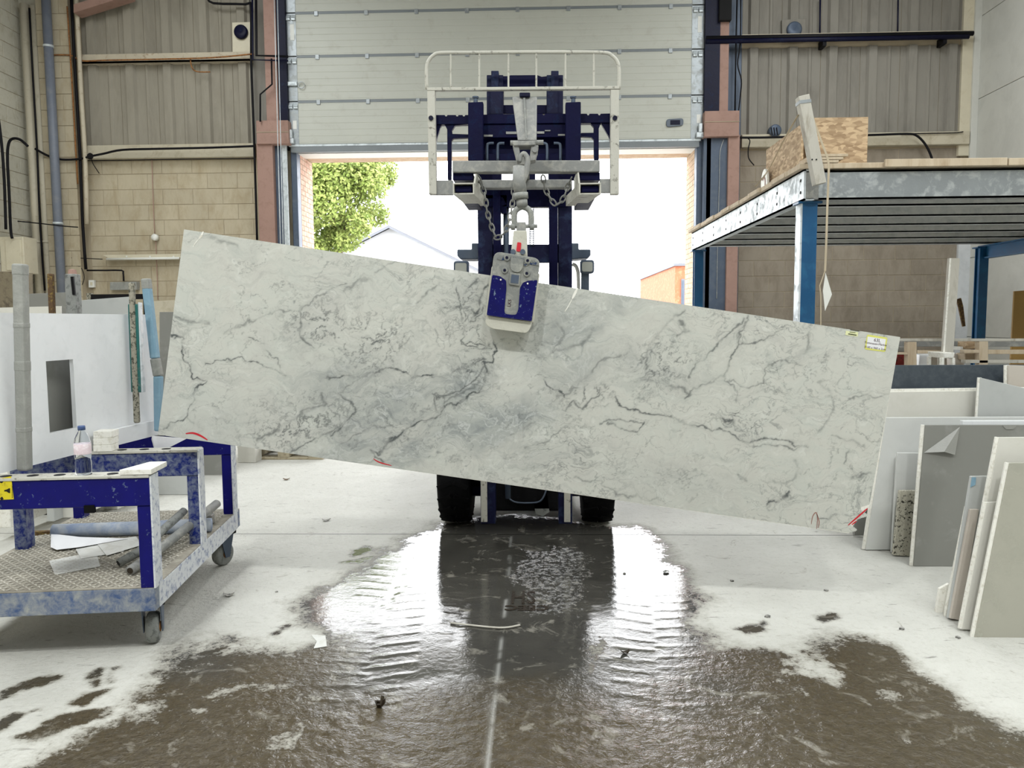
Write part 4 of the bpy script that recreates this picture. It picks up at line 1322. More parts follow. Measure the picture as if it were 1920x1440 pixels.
br = MB()
hoop = z5([(98, 420), (95, 250), (110, 170), (160, 112), (230, 92), (500, 90), (960, 86), (1400, 86), (1690, 90), (1760, 115), (1810, 170), (1828, 250), (1826, 420)])
hp = smoothpath([aY(x, y, BY) for x, y in hoop], 4)
backrest = MB().tube(hp, .010, 8).build('load_backrest', 'dustw', fk, smooth=True)
for x in (313, 570, 832, 1083, 1345, 1600):
    (xa, ya), (xb, yb) = z5([(x, 92), (x, 405)])
    MB().tube([aY(xa, ya, BY), aY(xb, yb, BY)], .0055, 6).build('guard_bar', 'dustw', backrest)
MB().prism(ppx(z5([(98, 402), (1828, 388), (1828, 416), (98, 430)]), BY - .015), (0, .03, 0)).build('guard_rail', 'dustw', backrest, bevel=.003)
for xs in ((100, 170, 115, 185), (1752, 1828, 1748, 1828)):
    po = MB().prism(ppx(z5([(xs[0], 420), (xs[1], 420), (xs[3], 1365), (xs[2], 1365)]), BY - .012), (0, .04, 0)).build('guard_post', 'dustw', backrest, bevel=.004)
    MB().lathe([(.013, -.008), (.013, .02)], aY(*z5([((xs[0] + xs[1]) / 2, 680)])[0], BY - .014), (0, 1, 0), 10).build('bolt', 'dsteel', po)
# feet of the guard posts
MB().prism(ppx(z5([(120, 1240), (330, 1240), (330, 1365), (120, 1365)]), BY), (0, .04, 0)).build('guard_foot', 'galv_d', backrest)
MB().prism(ppx(z5([(1655, 1225), (1828, 1225), (1828, 1345), (1655, 1345)]), BY), (0, .04, 0)).build('guard_foot', 'galv_d', backrest)
cr = empty('carriage', Vector((0, 0, 0)))
cr.parent = fk
# carriage: notched top bar, lower bar and shaped arms
bar = [(160, 650)]
for nx in (270, 370, 430):
    bar += [(nx - 10, 650), (nx - 8, 662), (nx + 8, 662), (nx + 10, 650)]
bar += [(960, 640)]
for nx in (1150, 1550, 1650):
    bar += [(nx - 10, 638), (nx - 8, 652), (nx + 8, 652), (nx + 10, 638)]
bar += [(1760, 635), (1760, 720), (160, 735)]


def cpart(pts, Y, th, name, m='navy', bevel=.003):
    return MB().prism(ppx(z5(pts), Y), (0, th, 0)).build(name, m, fk, bevel=bevel)


bpy.data.objects.remove(cr)
cpart(bar, BY + .04, .05, 'carriage_top_bar')
cpart([(600, 735), (1350, 730), (1350, 850), (600, 855)], BY + .05, .04, 'carriage_plate')
cpart([(165, 730), (235, 730), (215, 770), (190, 850), (180, 910), (165, 910)], BY + .05, .03, 'carriage_arm')
cpart([(240, 730), (480, 730), (480, 735), (350, 745), (322, 790), (325, 820), (470, 825), (470, 855), (335, 862), (320, 880), (318, 1235), (285, 1235), (280, 780), (262, 745)], BY + .05, .03, 'carriage_arm')
cpart([(1760, 720), (1665, 722), (1690, 765), (1735, 840), (1745, 890), (1760, 890)], BY + .05, .03, 'carriage_arm')
cpart([(1480, 722), (1665, 722), (1645, 770), (1645, 1225), (1605, 1225), (1600, 870), (1580, 850), (1485, 845), (1485, 812), (1600, 810), (1600, 760), (1570, 725)], BY + .05, .03, 'carriage_arm')
cpart([(470, 1000), (1480, 1000), (1480, 1060), (470, 1060)], BY + .05, .05, 'carriage_lower_bar')
cpart([(330, 1160), (500, 1160), (500, 1235), (330, 1235)], BY + .0, .05, 'carriage_lower_block')
cpart([(1490, 1160), (1640, 1160), (1640, 1235), (1490, 1235)], BY + .0, .05, 'carriage_lower_block')
cpart([(600, 850), (1350, 850), (1350, 1062), (600, 1062)], BY + .12, .02, 'valve_plate')
for xa, xb in ((540, 770), (905, 1075), (1190, 1440)):
    cpart([(xa, 1165), (xb, 1165), (xb, 1236), (xa, 1236)], BY + .12, .03, 'valve_plate')
# forks: upright shank, pin and blade running into the jib sleeve
for xa, xb, sl in ((468, 604, (849, 889)), (1346, 1484, (1086, 1127))):
    f = cpart([(xa, 536), (xb, 530), (xb, 1062), (xa, 1062)], BY - .03, .05, 'fork_shank', 'navy', .005)
    cx = (xa + xb) / 2
    p = aY(*z5([(cx, 520)])[0], BY - .005)
    MB().lathe([(.012, -.02), (.012, .012), (.018, .012), (.018, .02)], p, (0, 0, 1), 10).build('locking_pin', 'bsteel', f)
    a = aY(sl[0] + 4, 349, JY0 + .02)
    b = aY(sl[1] - 4, 360, JY0 + .02)
    MB().add([(a.x, JY0 + .02, b.z), (b.x, JY0 + .02, b.z), (b.x, JY0 + .02, a.z), (a.x, JY0 + .02, a.z), (a.x, BY, b.z + .015), (b.x, BY, b.z + .015), (b.x, BY, a.z + .05), (a.x, BY, a.z + .05)],
             [(0, 1, 2, 3), (4, 7, 6, 5), (0, 4, 5, 1), (1, 5, 6, 2), (2, 6, 7, 3), (3, 7, 4, 0)]).build('fork_blade', 'navy', fk, bevel=.004)
# bits of hydraulic gear behind the carriage
for x0_, x1_, y0_, y1_ in ((612, 690, 828, 845), (1278, 1340, 822, 838), (810, 905, 800, 822), (1088, 1155, 798, 818), (1160, 1210, 786, 796)):
    cpart([(x0_, y0_), (x1_, y0_), (x1_, y1_), (x0_, y1_)], BY + .045, .01, 'grease_strip', 'galv_d', 0)
for x in (640, 735, 1180, 1300):
    pp = smoothpath([aY(*z5([(x + dx, y)])[0], BY + .04) for dx, y in ((60 if x < 960 else -60, 905), (10 if x < 960 else -10, 910), (0, 950), (0, 1060))], 4)
    MB().tube(pp, .008, 8).build('hydraulic_hose', 'bsteel', fk, smooth=True)
# mast: inner rails with crosshead, outer rails, cross members
for xa, xb in ((636, 785), (1176, 1324)):
    r_ = cpart([(xa, 290), (xb, 290), (xb, 1060), (xa, 1060)], BY + .16, .10, 'inner_mast_rail', 'navy2')
    cpart([(xa + 40, 252), (xa + 108, 252), (xa + 108, 400), (xa + 40, 400)], BY + .15, .06, 'chain_roller', 'navy2')
cpart([(745, 300), (830, 300), (850, 292), (1090, 290), (1130, 305), (1225, 295), (1225, 398), (745, 398)], BY + .17, .08, 'mast_crosshead', 'navy')
cpart([(640, 560), (1320, 560), (1320, 640), (640, 640)], BY + .2, .05, 'mast_crossmember', 'navy')
MY = 4.66
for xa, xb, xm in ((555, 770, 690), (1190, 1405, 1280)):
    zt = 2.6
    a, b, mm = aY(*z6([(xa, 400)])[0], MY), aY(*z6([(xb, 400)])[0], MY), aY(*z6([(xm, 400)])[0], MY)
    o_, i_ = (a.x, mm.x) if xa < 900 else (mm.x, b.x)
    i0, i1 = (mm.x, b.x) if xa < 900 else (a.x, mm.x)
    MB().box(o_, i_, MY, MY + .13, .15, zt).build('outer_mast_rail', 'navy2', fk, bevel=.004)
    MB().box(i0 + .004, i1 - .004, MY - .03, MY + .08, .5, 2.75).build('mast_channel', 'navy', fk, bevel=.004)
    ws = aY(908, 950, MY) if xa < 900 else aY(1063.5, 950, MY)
    MB().box(ws.x - .019, ws.x + .019, MY - .02, MY, aY(908, 977, MY).z, .62).build('lit_flange', 'dustw', fk)  # pale strip paints the light caught by the lower mast flange
cm = [aY(x, y, MY - .01) for x, y in ((905, 352), (1065, 352), (1065, 388), (905, 388))]
MB().prism(cm, (0, .06, 0)).build('mast_crossmember', 'navy', fk, bevel=.004)
cm = [aY(x, y, MY + .04) for x, y in ((905, 458), (1065, 458), (1065, 492), (905, 492))]
MB().prism(cm, (0, .06, 0)).build('mast_crossmember', 'navy2', fk, bevel=.004)
cm = [aY(x, y, MY - .01) for x, y in ((905, 366), (950, 366), (950, 400), (940, 400), (934, 372), (905, 372))]
MB().prism(cm, (0, .05, 0)).build('hose_guide', 'navy', fk)
# lift cylinder and leaf chain between the rails
MB().tube([aY(949, 380, MY + .05), aY(949, 460, MY + .05), Vector((aY(949, 460, MY + .05).x, MY + .05, .3))], .018, 10).build('lift_cylinder', 'bsteel', fk, smooth=True)
lc = empty('tmp', (0, 0, 0))
bpy.data.objects.remove(lc)
for k in range(17):
    y = 392 + k * 4.1
    for dx in (-3.2, 3.2):
        p = aY(997 + dx, y, MY + .03)
        MB().box(p.x - .003, p.x + .003, MY + .02, MY + .045, p.z - .0075, p.z + .0035).build('chain_plate', 'bsteel', fk)
    p = aY(997, y, MY + .03)
    MB().box(p.x - .014, p.x + .014, MY + .028, MY + .036, p.z - .006, p.z - .002).build('chain_pin', 'bsteel', fk)
# front cowl, tilt arms and work lamps behind the mast
DYF = 5.15
MB().prism(ppx(z6([(370, 612), (500, 612), (500, 555), (560, 555), (560, 700), (400, 700), (372, 670)]), DYF), (0, .2, 0)).build('tilt_bracket', 'bsteel', fk, bevel=.006)
MB().prism(ppx(z6([(1400, 555), (1465, 555), (1465, 612), (1572, 612), (1572, 670), (1540, 692), (1400, 700)]), DYF), (0, .2, 0)).build('tilt_bracket', 'bsteel', fk, bevel=.006)
for pts, ln in (([(338, 718), (475, 715), (475, 900), (338, 900)], [(352, 735), (455, 735), (455, 890), (352, 890)]), ([(1478, 706), (1605, 706), (1605, 828), (1478, 828)], [(1495, 725), (1590, 725), (1590, 812), (1495, 812)])):
    L_ = MB().prism(rounded(ppx(z6(pts), DYF - .03), .02), (0, .06, 0)).build('work_lamp', 'bsteel', fk, bevel=.006)
    MB().prism(rounded(ppx(z6(ln), DYF - .036), .014), (0, .01, 0)).build('lens', 'lampw', L_)
MB().prism(ppx(z6([(1490, 825), (1560, 825), (1560, 1000), (1485, 1000)]), DYF), (0, .05, 0)).build('lamp_arm', 'bsteel', fk)
MB().tube(smoothpath([aY(*z6([p])[0], DYF + .1) for p in ((1405, 745), (1440, 765), (1460, 840), (1462, 1000))], 5), .014, 8).build('grab_handle', 'slabe', fk, smooth=True)
bb0, bb1 = aY(884, 560, 5.3).x, aY(1090, 560, 5.3).x
MB().box(TX - .29, TX + .29, 5.05, 5.3, .13, .6).build('axle_skirt', 'black', fk, bevel=.02)
MB().box(TX - .45, TX + .45, 5.3, 6.9, .17, .95).build('chassis', 'navy', fk, bevel=.03)
MB().box(TX - .42, TX + .42, 6.3, 7.2, .35, 1.2).build('counterweight', 'navy', fk, bevel=.08)
MB().box(TX - .4, TX + .4, 5.25, 5.5, .5, 1.42).build('front_cowl', 'navy2', fk, bevel=.03)
MB().box(TX - .25, TX + .25, 5.95, 6.4, .95, 1.05).box(TX - .25, TX + .25, 6.35, 6.45, 1.0, 1.45).build('driver_seat', 'black', fk, bevel=.03)
MB().tube([(TX - .5, 5.28, .33), (TX + .5, 5.28, .33)], .08, 14).build('front_axle', 'black', fk, smooth=True)
pan = smoothpath([aY(x, y, 5.0) for x, y in ((948, 908), (952, 930), (965, 941), (990, 943), (1012, 940), (1022, 925), (1027, 905))], 4)
MB().prism(pan, (0, .25, 0)).build('axle_housing', 'black', fk)
MB().tube(pan, .006, 6).build('bumper_lip', 'bsteel', fk, smooth=True)
MB().prism(ppx([(1000, 935), (1024, 912), (1030, 960), (1018, 968), (1004, 964)], 5.05), (0, .06, 0)).build('hanging_bracket', 'tubeg', fk)
for x0_, x1_, side in ((-.675, -.46, -1), (.305, .515, 1)):
    R_ = .34
    cx, w_ = (x0_ + x1_) / 2, x1_ - x0_
    pr = [(R_ * .58, -w_ / 2), (R_ * .88, -w_ / 2), (R_ * .97, -w_ * .44), (R_, -w_ * .3), (R_, w_ * .3), (R_ * .97, w_ * .44), (R_ * .88, w_ / 2), (R_ * .58, w_ / 2)]
    wh = MB().lathe(pr, (cx, 5.34, R_), (1, 0, 0), 36).build('front_wheel', 'black', fk, smooth=True)
    mb = MB()
    for k in range(22):
        a = 2 * math.pi * k / 22
        for s in (-1, 1):
            c0 = Vector((cx + s * .01, 5.34 + (R_ + .002) * math.cos(a), R_ + (R_ + .002) * math.sin(a)))
            c1 = Vector((cx + s * w_ * .46, 5.34 + (R_ - .012) * math.cos(a + .13), R_ + (R_ - .012) * math.sin(a + .13)))
            mb.beam(c0, c1, .03, .018, (0, math.cos(a), math.sin(a)))
    MB_ = mb.build('tread_lugs', 'black', wh)
    MB().lathe([(R_ * .58, -w_ * .3), (R_ * .3, -w_ * .2), (R_ * .3, w_ * .2), (R_ * .58, w_ * .3)], (cx, 5.34, R_), (1, 0, 0), 24).build('rim', 'bsteel', wh)
for x in (TX - .42, TX + .32):
    wh = MB().lathe([(.15, -.0), (.25, .0), (.26, .03), (.26, .1), (.25, .13), (.15, .13)], (x - .02, 6.75, .26), (1, 0, 0), 28).build('rear_wheel', 'black', fk, smooth=True)

# ================================================================== TROLLEY (left foreground)
_th = math.atan2(.156, 1.247)
TA = Vector((-1.606, 3.124, 0))
TM = Matrix.Translation(TA) @ Matrix.Rotation(_th, 4, 'Z')   # local: -x to the left across the trolley, +y along it
tr = empty('slab_trolley', TA + TM.to_3x3() @ Vector((-.44, .62, 0)), 'dusty blue steel slab trolley on castors in the left foreground', 'trolley')
TL, TW = 1.26, .90


def tb(x0, x1, y0, y1, z0, z1, name, m, parent=tr, bevel=.004):
    return MB(TM).box(x0, x1, y0, y1, z0, z1).build(name, m, parent, bevel=bevel)


tb(-TW, 0, -.05, -.0, .2, .3, 'front_rail', 'bluegrey')
tb(-TW, 0, TL - .0, TL + .05, .2, .3, 'rear_rail', 'bluegrey')
tb(-.05, .002, 0, TL, .2, .3, 'side_rail', 'blue_d')
tb(-TW, -TW + .05, 0, TL, .2, .3, 'side_rail', 'blue_d')
deck = tb(-TW, -.001, -.049, TL + .049, .3005, .304, 'chequer_deck', 'treadd', bevel=0)
# raised lozenges of the chequer plate
mb = MB(TM)
k = 0
yy = -.02
while yy < TL + .03:
    xx = -TW + .03
    j = 0
    while xx < -.03:
        s = 1 if (j + k) % 2 else -1
        c0 = Vector((xx, yy, .304))
        d = Vector((.011, .011 * s, 0))
        n_ = Vector((-.0042 * s, .0042, 0))
        mb.add([c0 - d, c0 + n_ + Vector((0, 0, .0030)), c0 + d, c0 - n_ + Vector((0, 0, .0030)), c0 + Vector((0, 0, .0042))], [(0, 1, 4), (1, 2, 4), (2, 3, 4), (3, 0, 4)])
        xx += .0255
        j += 1
    yy += .0255
    k += 1
ch = mb.build('chequer_pattern', 'tread', deck)
ch['kind'] = 'stuff'


def portal(y, name, ztop, m, mtop, mside, top_only=False):
    """one cross frame of the trolley: two legs, a top bar with pole sockets"""
    p = MB(TM).box(-TW + .02, -.0, y, y + .085, ztop - .13, ztop - .012).build(name, m, tr, bevel=.004)
    MB(TM).box(-TW + .02, .0, y - .006, y + .09, ztop - .012, ztop).build('top_plate', mtop, p, bevel=.002)
    for x0, x1 in ((-.056, -.0), (-TW + .02, -TW + .08)):
        lg = MB(TM).box(x0, x1, y + .005, y + .075, .3, ztop - .13).build('leg', m, tr, bevel=.004)
    MB(TM).box(-.001, .006, y + .002, y + .083, .3, ztop - .004).build('lit_dusty_side', mside, p)  # pale sheet paints the lit, dusty outer side of the leg
    for j in range(7):
        x = -.16 - j * .105
        MB(TM).lathe([(.022, 0), (.022, .0012)], (x, y + .042, ztop), (0, 0, 1), 16).build('pole_socket', 'hole', p)
    return p


P1 = portal(-.055, 'front_cross_frame', .78, 'blue', 'dustw', 'blue_d')
P2 = portal(.57, 'middle_cross_frame', .78, 'blue_w', 'dustw', 'blue_d')
P3 = portal(1.17, 'rear_cross_frame', .78, 'blue', 'dustw', 'blue_d')
tb(-TW + .0, -TW + .06, .62, .69, .3, .66, 'leg', 'bluegrey')
# castors
for (x, y, a) in ((-.075, .12, .2), (-.075, TL - .06, -.5), (-TW + .08, .12, .3), (-TW + .08, TL - .06, .1)):
    c = TM @ Vector((x, y, 0))
    rot = Matrix.Rotation(_th + a, 4, 'Z')
    ax = rot @ Vector((1, 0, 0))
    fw = rot @ Vector((0, 1, 0))
    R_ = .068
    cs = MB().lathe([(.03, -.026), (R_ * .82, -.026), (R_ * .96, -.02), (R_, -.008), (R_, .008), (R_ * .96, .02), (R_ * .82, .026), (.03, .026)], (c.x, c.y, R_), ax, 28).build('castor_wheel', 'tubeg', tr, smooth=True)
    MB().lathe([(.022, -.03), (.022, .03)], (c.x, c.y, R_), ax, 16).build('hub', 'rust', cs)
    fo = MB()
    for s in (-1, 1):
        b = c + ax * (s * .036) + Vector((0, 0, R_))
        fo.prism([b - fw * .016 - Vector((0, 0, .018)), b + fw * .016 - Vector((0, 0, .018)), b + fw * .05 + Vector((0, 0, .115)), b - fw * .05 + Vector((0, 0, .115))], ax * (.004 * s))
    fo.build('castor_fork', 'bsteel', tr)
    t4 = Matrix.Translation((c.x, c.y, 0)) @ rot
    MB(t4).box(-.055, .055, -.055, .055, .182, .2).build('castor_plate', 'black', tr)
# yellow warning sticker on the front bar
fy = -.0562
p0 = TM @ Vector((0, 0, 0))
_fn = TM.to_3x3() @ Vector((0, -1, 0))
_fp = TM @ Vector((0, fy, 0))


def on_bar(pts, o):
    return [aP(x, y, _fp + _fn * o, _fn) for x, y in pts]


st = MB().prism(on_bar([(-40, 905), (10, 895), (21, 893), (26, 936), (-40, 939)], .0004), _fn * .0008).build('warning_sticker', 'yellow', P1)
MB().prism(on_bar([(8, 919), (12, 918), (17, 915.5), (19, 915.5), (19, 924.5), (17, 924.5), (12, 921.5), (8, 921.5)], .0016), _fn * .0004).build('pictogram', 'hole', st)
MB().prism(on_bar([(-1, 898), (5, 897), (7, 902), (4, 906), (0, 905)], .0016), _fn * .0004).build('pictogram', 'hole', st)
MB().prism(on_bar([(0, 934), (4, 931), (7, 936), (2, 938)], .0016), _fn * .0004).build('pictogram', 'hole', st)
for k in range(9):
    MB().prism(on_bar([(22.2, 912 + k * 2.5), (23.8, 912 + k * 2.5), (23.9, 913.4 + k * 2.5), (22.3, 913.4 + k * 2.5)], .0016), _fn * .0004).build('print_mark', 'hole', st)
# side-loaded bracket lug under the bar
MB(TM).box(-.26, -.22, -.062, -.045, .628, .66).build('latch_lug', 'black', P1)

# ---- what stands on the trolley
ZB = .781
a0, a1 = aZ(20, 883, ZB), aZ(297, 813, ZB)
dirv = (a1 - a0).normalized()
nrm = Vector((-dirv.y, dirv.x, 0))
a0 = a0 - dirv * .35
ztop = aY(297, 590, a1.y).z
# the white slab with its cut-out: ring of quads round the opening
pn = Vector((dirv.y, -dirv.x, 0))
cpx = [aP(x, y, a1, pn) for x, y in ((86, 679), (137, 672), (137, 802), (84, 816))]


def on(s, z):
    return a0 + dirv * s + Vector((0, 0, z - a0.z))


S = (a1 - a0).length
s0, s1 = (cpx[0] - a0).dot(dirv), (cpx[1] - a0).dot(dirv)
zt_, zb_ = (cpx[0].z + cpx[1].z) / 2, (cpx[2].z + cpx[3].z) / 2
O = [on(0, ZB), on(S, ZB), on(S, ztop), on(0, ztop)]
I = [on(s0, zb_), on(s1, zb_), on(s1, zt_), on(s0, zt_)]
mb = MB()
tk = nrm * .02
vs = O + I + [v + tk for v in O] + [v + tk for v in I]
fs = []
for i in range(4):
    j = (i + 1) % 4
    fs += [(i, j, 4 + j, 4 + i), (8 + i, 12 + i, 12 + j, 8 + j), (i, 8 + i, 8 + j, j), (4 + i, 4 + j, 12 + j, 12 + i)]
mb.add(vs, fs)
tag(mb.build('quartz_slab', 'slabw'), 'white slab with a rectangular cut-out standing on the blue trolley', 'stone slab')
# second slab leaning behind it
sh = nrm * .10
mb = MB()
mb.prism([on(-.2, ZB) + sh, on(S - .25, ZB) + sh, on(S - .25, ztop - .04) + sh, on(-.2, ztop - .04) + sh], nrm * .02)
tag(mb.build('quartz_slab', 'slabm'), 'grey slab on the trolley, seen through the cut-out of the white slab', 'stone slab')
# low white strip in front of the big slab
b0, b1 = aZ(205, 846, ZB), aZ(292, 816, ZB)
sd_ = -nrm * .03
zs = aY(257, 793, b1.y).z
p0, p1 = on(S * .64, ZB) + sd_, on(S - .01, ZB) + sd_
mb = MB().prism([p0, p1, p1 + Vector((0, 0, .085)), p0 + Vector((0, 0, .085))], -nrm * -.022)
strip = tag(mb.build('quartz_strip', 'slabw', bevel=.002), 'low white strip standing against the foot of the cut-out slab', 'stone strip')


def pole(name, label, px_top, px_bot, Yb, w, m, group=None, d=None, bev=.008, zbot=None):
    b = aY(px_bot[0], px_bot[1], Yb)
    t = aY(px_top[0], px_top[1], Yb)
    if zbot is not None:
        b.z = zbot
    root = empty(name, b, label, 'pole', group)
    MB().beam(b, t, w, d or w, (0, 1, 0)).build('shaft', m, root, bevel=bev)
    return root, b, t


yp = (TM @ Vector((-.63, -.012, 0))).y
r1_, b_, t_ = pole('slab_post', 'grey taped post standing on the front bar of the trolley', (38, 497), (47, 886), 3.16, .046, 'tape', zbot=.781)
for k, (dz, lean) in enumerate(((.16, .01), (.42, .0), (.60, -.008), (.82, .006))):
    c_ = b_.lerp(t_, dz / (t_.z - b_.z))
    MB().beam(c_, c_ + (t_ - b_).normalized() * (.05 if k % 2 else .03), .0485, .0485, (0, 1, 0)).build('tape_wrap', 'tape', r1_, bevel=.008)
r2_, b_, t_ = pole('slab_post', 'mottled post with a teal sleeve standing against the white slab', (247, 530), (257, 793), 3.97, .028, 'mottle')
MB().beam(b_.lerp(t_, .22) + Vector((.002, .012, 0)), b_.lerp(t_, .85) + Vector((.002, .012, 0)), .056, .030, (0, 1, 0)).build('teal_sleeve', 'teal', r2_, bevel=.006)
MB().beam(b_.lerp(t_, .22) + Vector((.034, .012, 0)), b_.lerp(t_, .86) + Vector((.034, .012, 0)), .010, .03, (0, 1, 0)).build('sleeve_edge', 'galv_l', r2_, bevel=.003)
MB().beam(b_.lerp(t_, .05) + Vector((0, -.012, 0)), b_.lerp(t_, .9) + Vector((0, -.012, 0)), .018, .006, (0, 1, 0)).build('timber_face', 'mottle', r2_)
# light blue wrapped pole, bent at its middle
yb = 4.1
pts = [aY(x, y, yb) for x, y in ((274, 524), (291, 672), (297, 705), (299, 760), (297, 808))]
root = empty('slab_post', pts[-1], 'light blue wrapped pole leaning beside the marble slab', 'pole')
MB().beam(pts[1], pts[0], .042, .042, (0, 1, 0)).build('upper_wrap', 'padblue', root, bevel=.008)
MB().beam(pts[4], pts[2], .034, .042, (0, 1, 0), .042, .042).build('lower_wrap', 'padblue', root, bevel=.008)
MB().beam(pts[2], pts[1], .044, .044, (0, 1, 0)).build('grey_tape_band', 'tape', root, bevel=.008)
MB().beam(pts[0].lerp(pts[1], .13), pts[0] + (pts[0] - pts[1]) * .01, .044, .044, (0, 1, 0)).build('grey_tape_end', 'tape', root, bevel=.008)

# plastic bottle on the front bar
bc = TM @ Vector((-.275, -.012, .781))
bot = empty('water_bottle', bc, 'clear plastic water bottle with blue cap on the trolley bar', 'bottle')
pr = [(.0, .0), (.026, 0), (.031, .006), (.031, .05), (.029, .06), (.031, .07), (.032, .12), (.031, .135), (.026, .155), (.016, .175), (.0125, .182), (.0125, .196)]
MB().lathe(pr[1:], bc, (0, 0, 1), 24).build('bottle_body', 'pet', bot, smooth=True)
MB().lathe([(.0322, .085), (.0326, .087), (.0326, .126), (.0318, .128)], bc, (0, 0, 1), 24).build('bottle_label', 'pinkl', bot, smooth=True)
MB().lathe([(.0145, .184), (.0145, .199), (.013, .202), (.0, .202)], bc, (0, 0, 1), 20).build('cap', 'capblue', bot, smooth=True)
# tile offcut on the right end of the bar, stack of boxes on the middle frame
c0 = [TM @ Vector(p) for p in ((-.115, -.06, .782), (.012, -.062, .782), (.012, .12, .782), (-.06, .12, .782))]
tag(MB().prism(c0, (0, 0, .022)).build('stone_offcut', 'slabe', bevel=.002), 'small white stone offcut on the right end of the trolley bar', 'stone offcut')
for k in range(3):
    z0 = ZB + .033 * k
    o = MB(TM).box(-.485, -.40, .562 + .004 * k, .65 + .004 * k, z0, z0 + .032).build('stone_block', 'slabe', bevel=.002)
    tag(o, ('bottom', 'middle', 'top')[k] + ' white block of the small stack behind the bottle', 'stone block', 'white blocks stacked on the trolley')
# folded white paper hanging over the middle frame
pp = [aY(x, y, 3.83) for x, y in ((285, 817), (294, 851), (351, 822))]
mb = MB().add([pp[0], pp[1], pp[2]], [(0, 1, 2)])
qq = [aY(x, y, 3.86) for x, y in ((284, 824), (292, 852), (296, 848))]
mb.add([pp[0], qq[0], qq[1], pp[1]], [(0, 1, 2, 3)])
tag(mb.build('paper_sheet', 'paper', solid=.0015), 'folded white sheet hanging over the middle frame of the trolley', 'paper')


# papers and tubes lying on the deck
def sheet(pts, name, label, m='paperg', z=.306, curl=.0):
    P3 = [aZ(x, y, z) for x, y in pts]
    if curl:
        P3[0].z += curl
        P3[1].z += curl * .4
    return tag(MB().prism(P3, (0, 0, .0012)).build(name, m), label, 'paper')


sheet([(92, 1052), (180, 1034), (188, 1062), (103, 1078)], 'paper_sheet', 'flat dusty paper sheet at the front of the trolley deck')
sheet([(142, 1030), (205, 1018), (232, 1034), (152, 1048)], 'paper_sheet', 'grey paper sheet in the middle of the trolley deck', z=.309)
sheet([(180, 1018), (255, 1006), (266, 1022), (200, 1042)], 'paper_sheet', 'grey paper sheet beside the tubes on the trolley', z=.312)
sheet([(96, 1008), (150, 1010), (240, 1010), (150, 1026), (106, 1031), (95, 1026)], 'paper_sheet', 'crumpled white paper sheet below the blue foam on the trolley', 'paper', z=.316, curl=.02)


def roll(pts, z, r, name, label, m, n=14, endm=None, r1=None):
    P3 = [aZ(x, y, (z if not isinstance(z, (list, tuple)) else z[i]) + r) for i, (x, y) in enumerate(pts)]
    root = empty(name, (P3[0] + P3[-1]) / 2, label, 'tube')
    MB().tube(P3, r, n, r1=r1).build('tube_wall', m, root, smooth=True)
    d = (P3[0] - P3[1]).normalized()
    MB().tube([P3[0] - d * .004, P3[0] + d * .002], r * .62, n).build('tube_end', endm or 'hole', root)
    return root


roll([(100, 996), (270, 990), (396, 984)], .306, .036, 'foam_roll', 'dusty blue foam roll lying across the trolley deck', 'tubeb', endm='tubeb')
roll([(222, 1056), (260, 1035), (345, 958)], (.306, .335, .44), .020, 'wrapped_tube', 'grey wrapped tube lying lengthwise on the trolley deck', 'tubeg')
roll([(244, 1070), (300, 1030), (407, 944)], (.306, .325, .43), .022, 'wrapped_tube', 'dusty grey tube lying nearest the trolley edge', 'galv_d', endm='mud')
a = TM @ Vector((-.05, .82, .3))
tag(MB(TM).box(-.14, -.05, .93, .99, .306, .36).build('stone_block', 'slabm', bevel=.004), 'small grey block at the end of the blue foam roll', 'stone block')
a, b = aZ(62, 1000, .31), aZ(100, 998, .31)
tag(MB().beam(a, b, .03, .02).build('brown_bar', 'rustbar'), 'short brown bar left of the blue foam roll', 'bar')


# ================================================================== STONE AND RACKS BEHIND THE TROLLEY
def standing(name, label, pts, Y, m, th=.02, cat='stone slab', group=None, edge=None, lean=0.0, foot=True):
    """slab facing the camera: outline on its own plane at distance Y (leaning back by lean), real thickness"""
    n = Vector((0, -math.cos(lean), math.sin(lean)))
    p0 = Vector((0, Y, 0))
    P3 = [aP(x, y, p0, n) for x, y in pts]
    root = empty(name, P3[-1] if P3[-1].z < P3[0].z else P3[0], label, cat, group)
    MB().prism(P3, -n * th).build('face', m, root, bevel=.002)
    if edge:
        i, j = edge
        a, b = P3[i], P3[j]
        d = (b - a).normalized()
        MB().beam(a - n * (th / 2 - .001), b - n * (th / 2 - .001), th * 1.15, .012, n).build('chalky_edge', 'slabe', root, bevel=.002)
    return root


def fl(px, Y):       # floor pixel row at distance Y
    d = CAM.z / Y
    return 720 + F * math.tan(math.atan(d) - PIT)


def g(Y):
    return fl(0, Y) - 1


standing('grey_slab', 'mid grey slab behind the taped post, top edge showing', [(50, 551), (128, 548), (130, g(6.0)), (50, g(6.0))], 6.0, 'slabm')
standing('cream_slab', 'cream slab top just showing above the white cut-out slab', [(-40, 578), (113, 574), (114, g(5.6)), (-40, g(5.6))], 5.6, 'slabc')
standing('tan_block', 'tan speckled concrete block at the left edge behind the trolley', [(-40, 509), (27, 509), (30, g(6.7)), (-40, g(6.7))], 6.7, 'tan', .25, 'block')
standing('light_grey_slab', 'light grey slab with sloping top behind the teal sleeved post', [(152, 563), (246, 556), (246, g(6.3)), (152, g(6.3))], 6.3, 'slabg')
standing('grey_slab', 'tall grey slab between trolley and marble standing on the floor', [(299, 585), (432, 584), (432, g(6.9)), (299, g(6.9))], 6.9, 'slabm')
standing('pale_plinth', 'pale concrete plinth behind the light blue pole', [(284, 565), (345, 562), (345, g(8.0)), (284, g(8.0))], 8.0, 'ledge', .3, 'plinth')
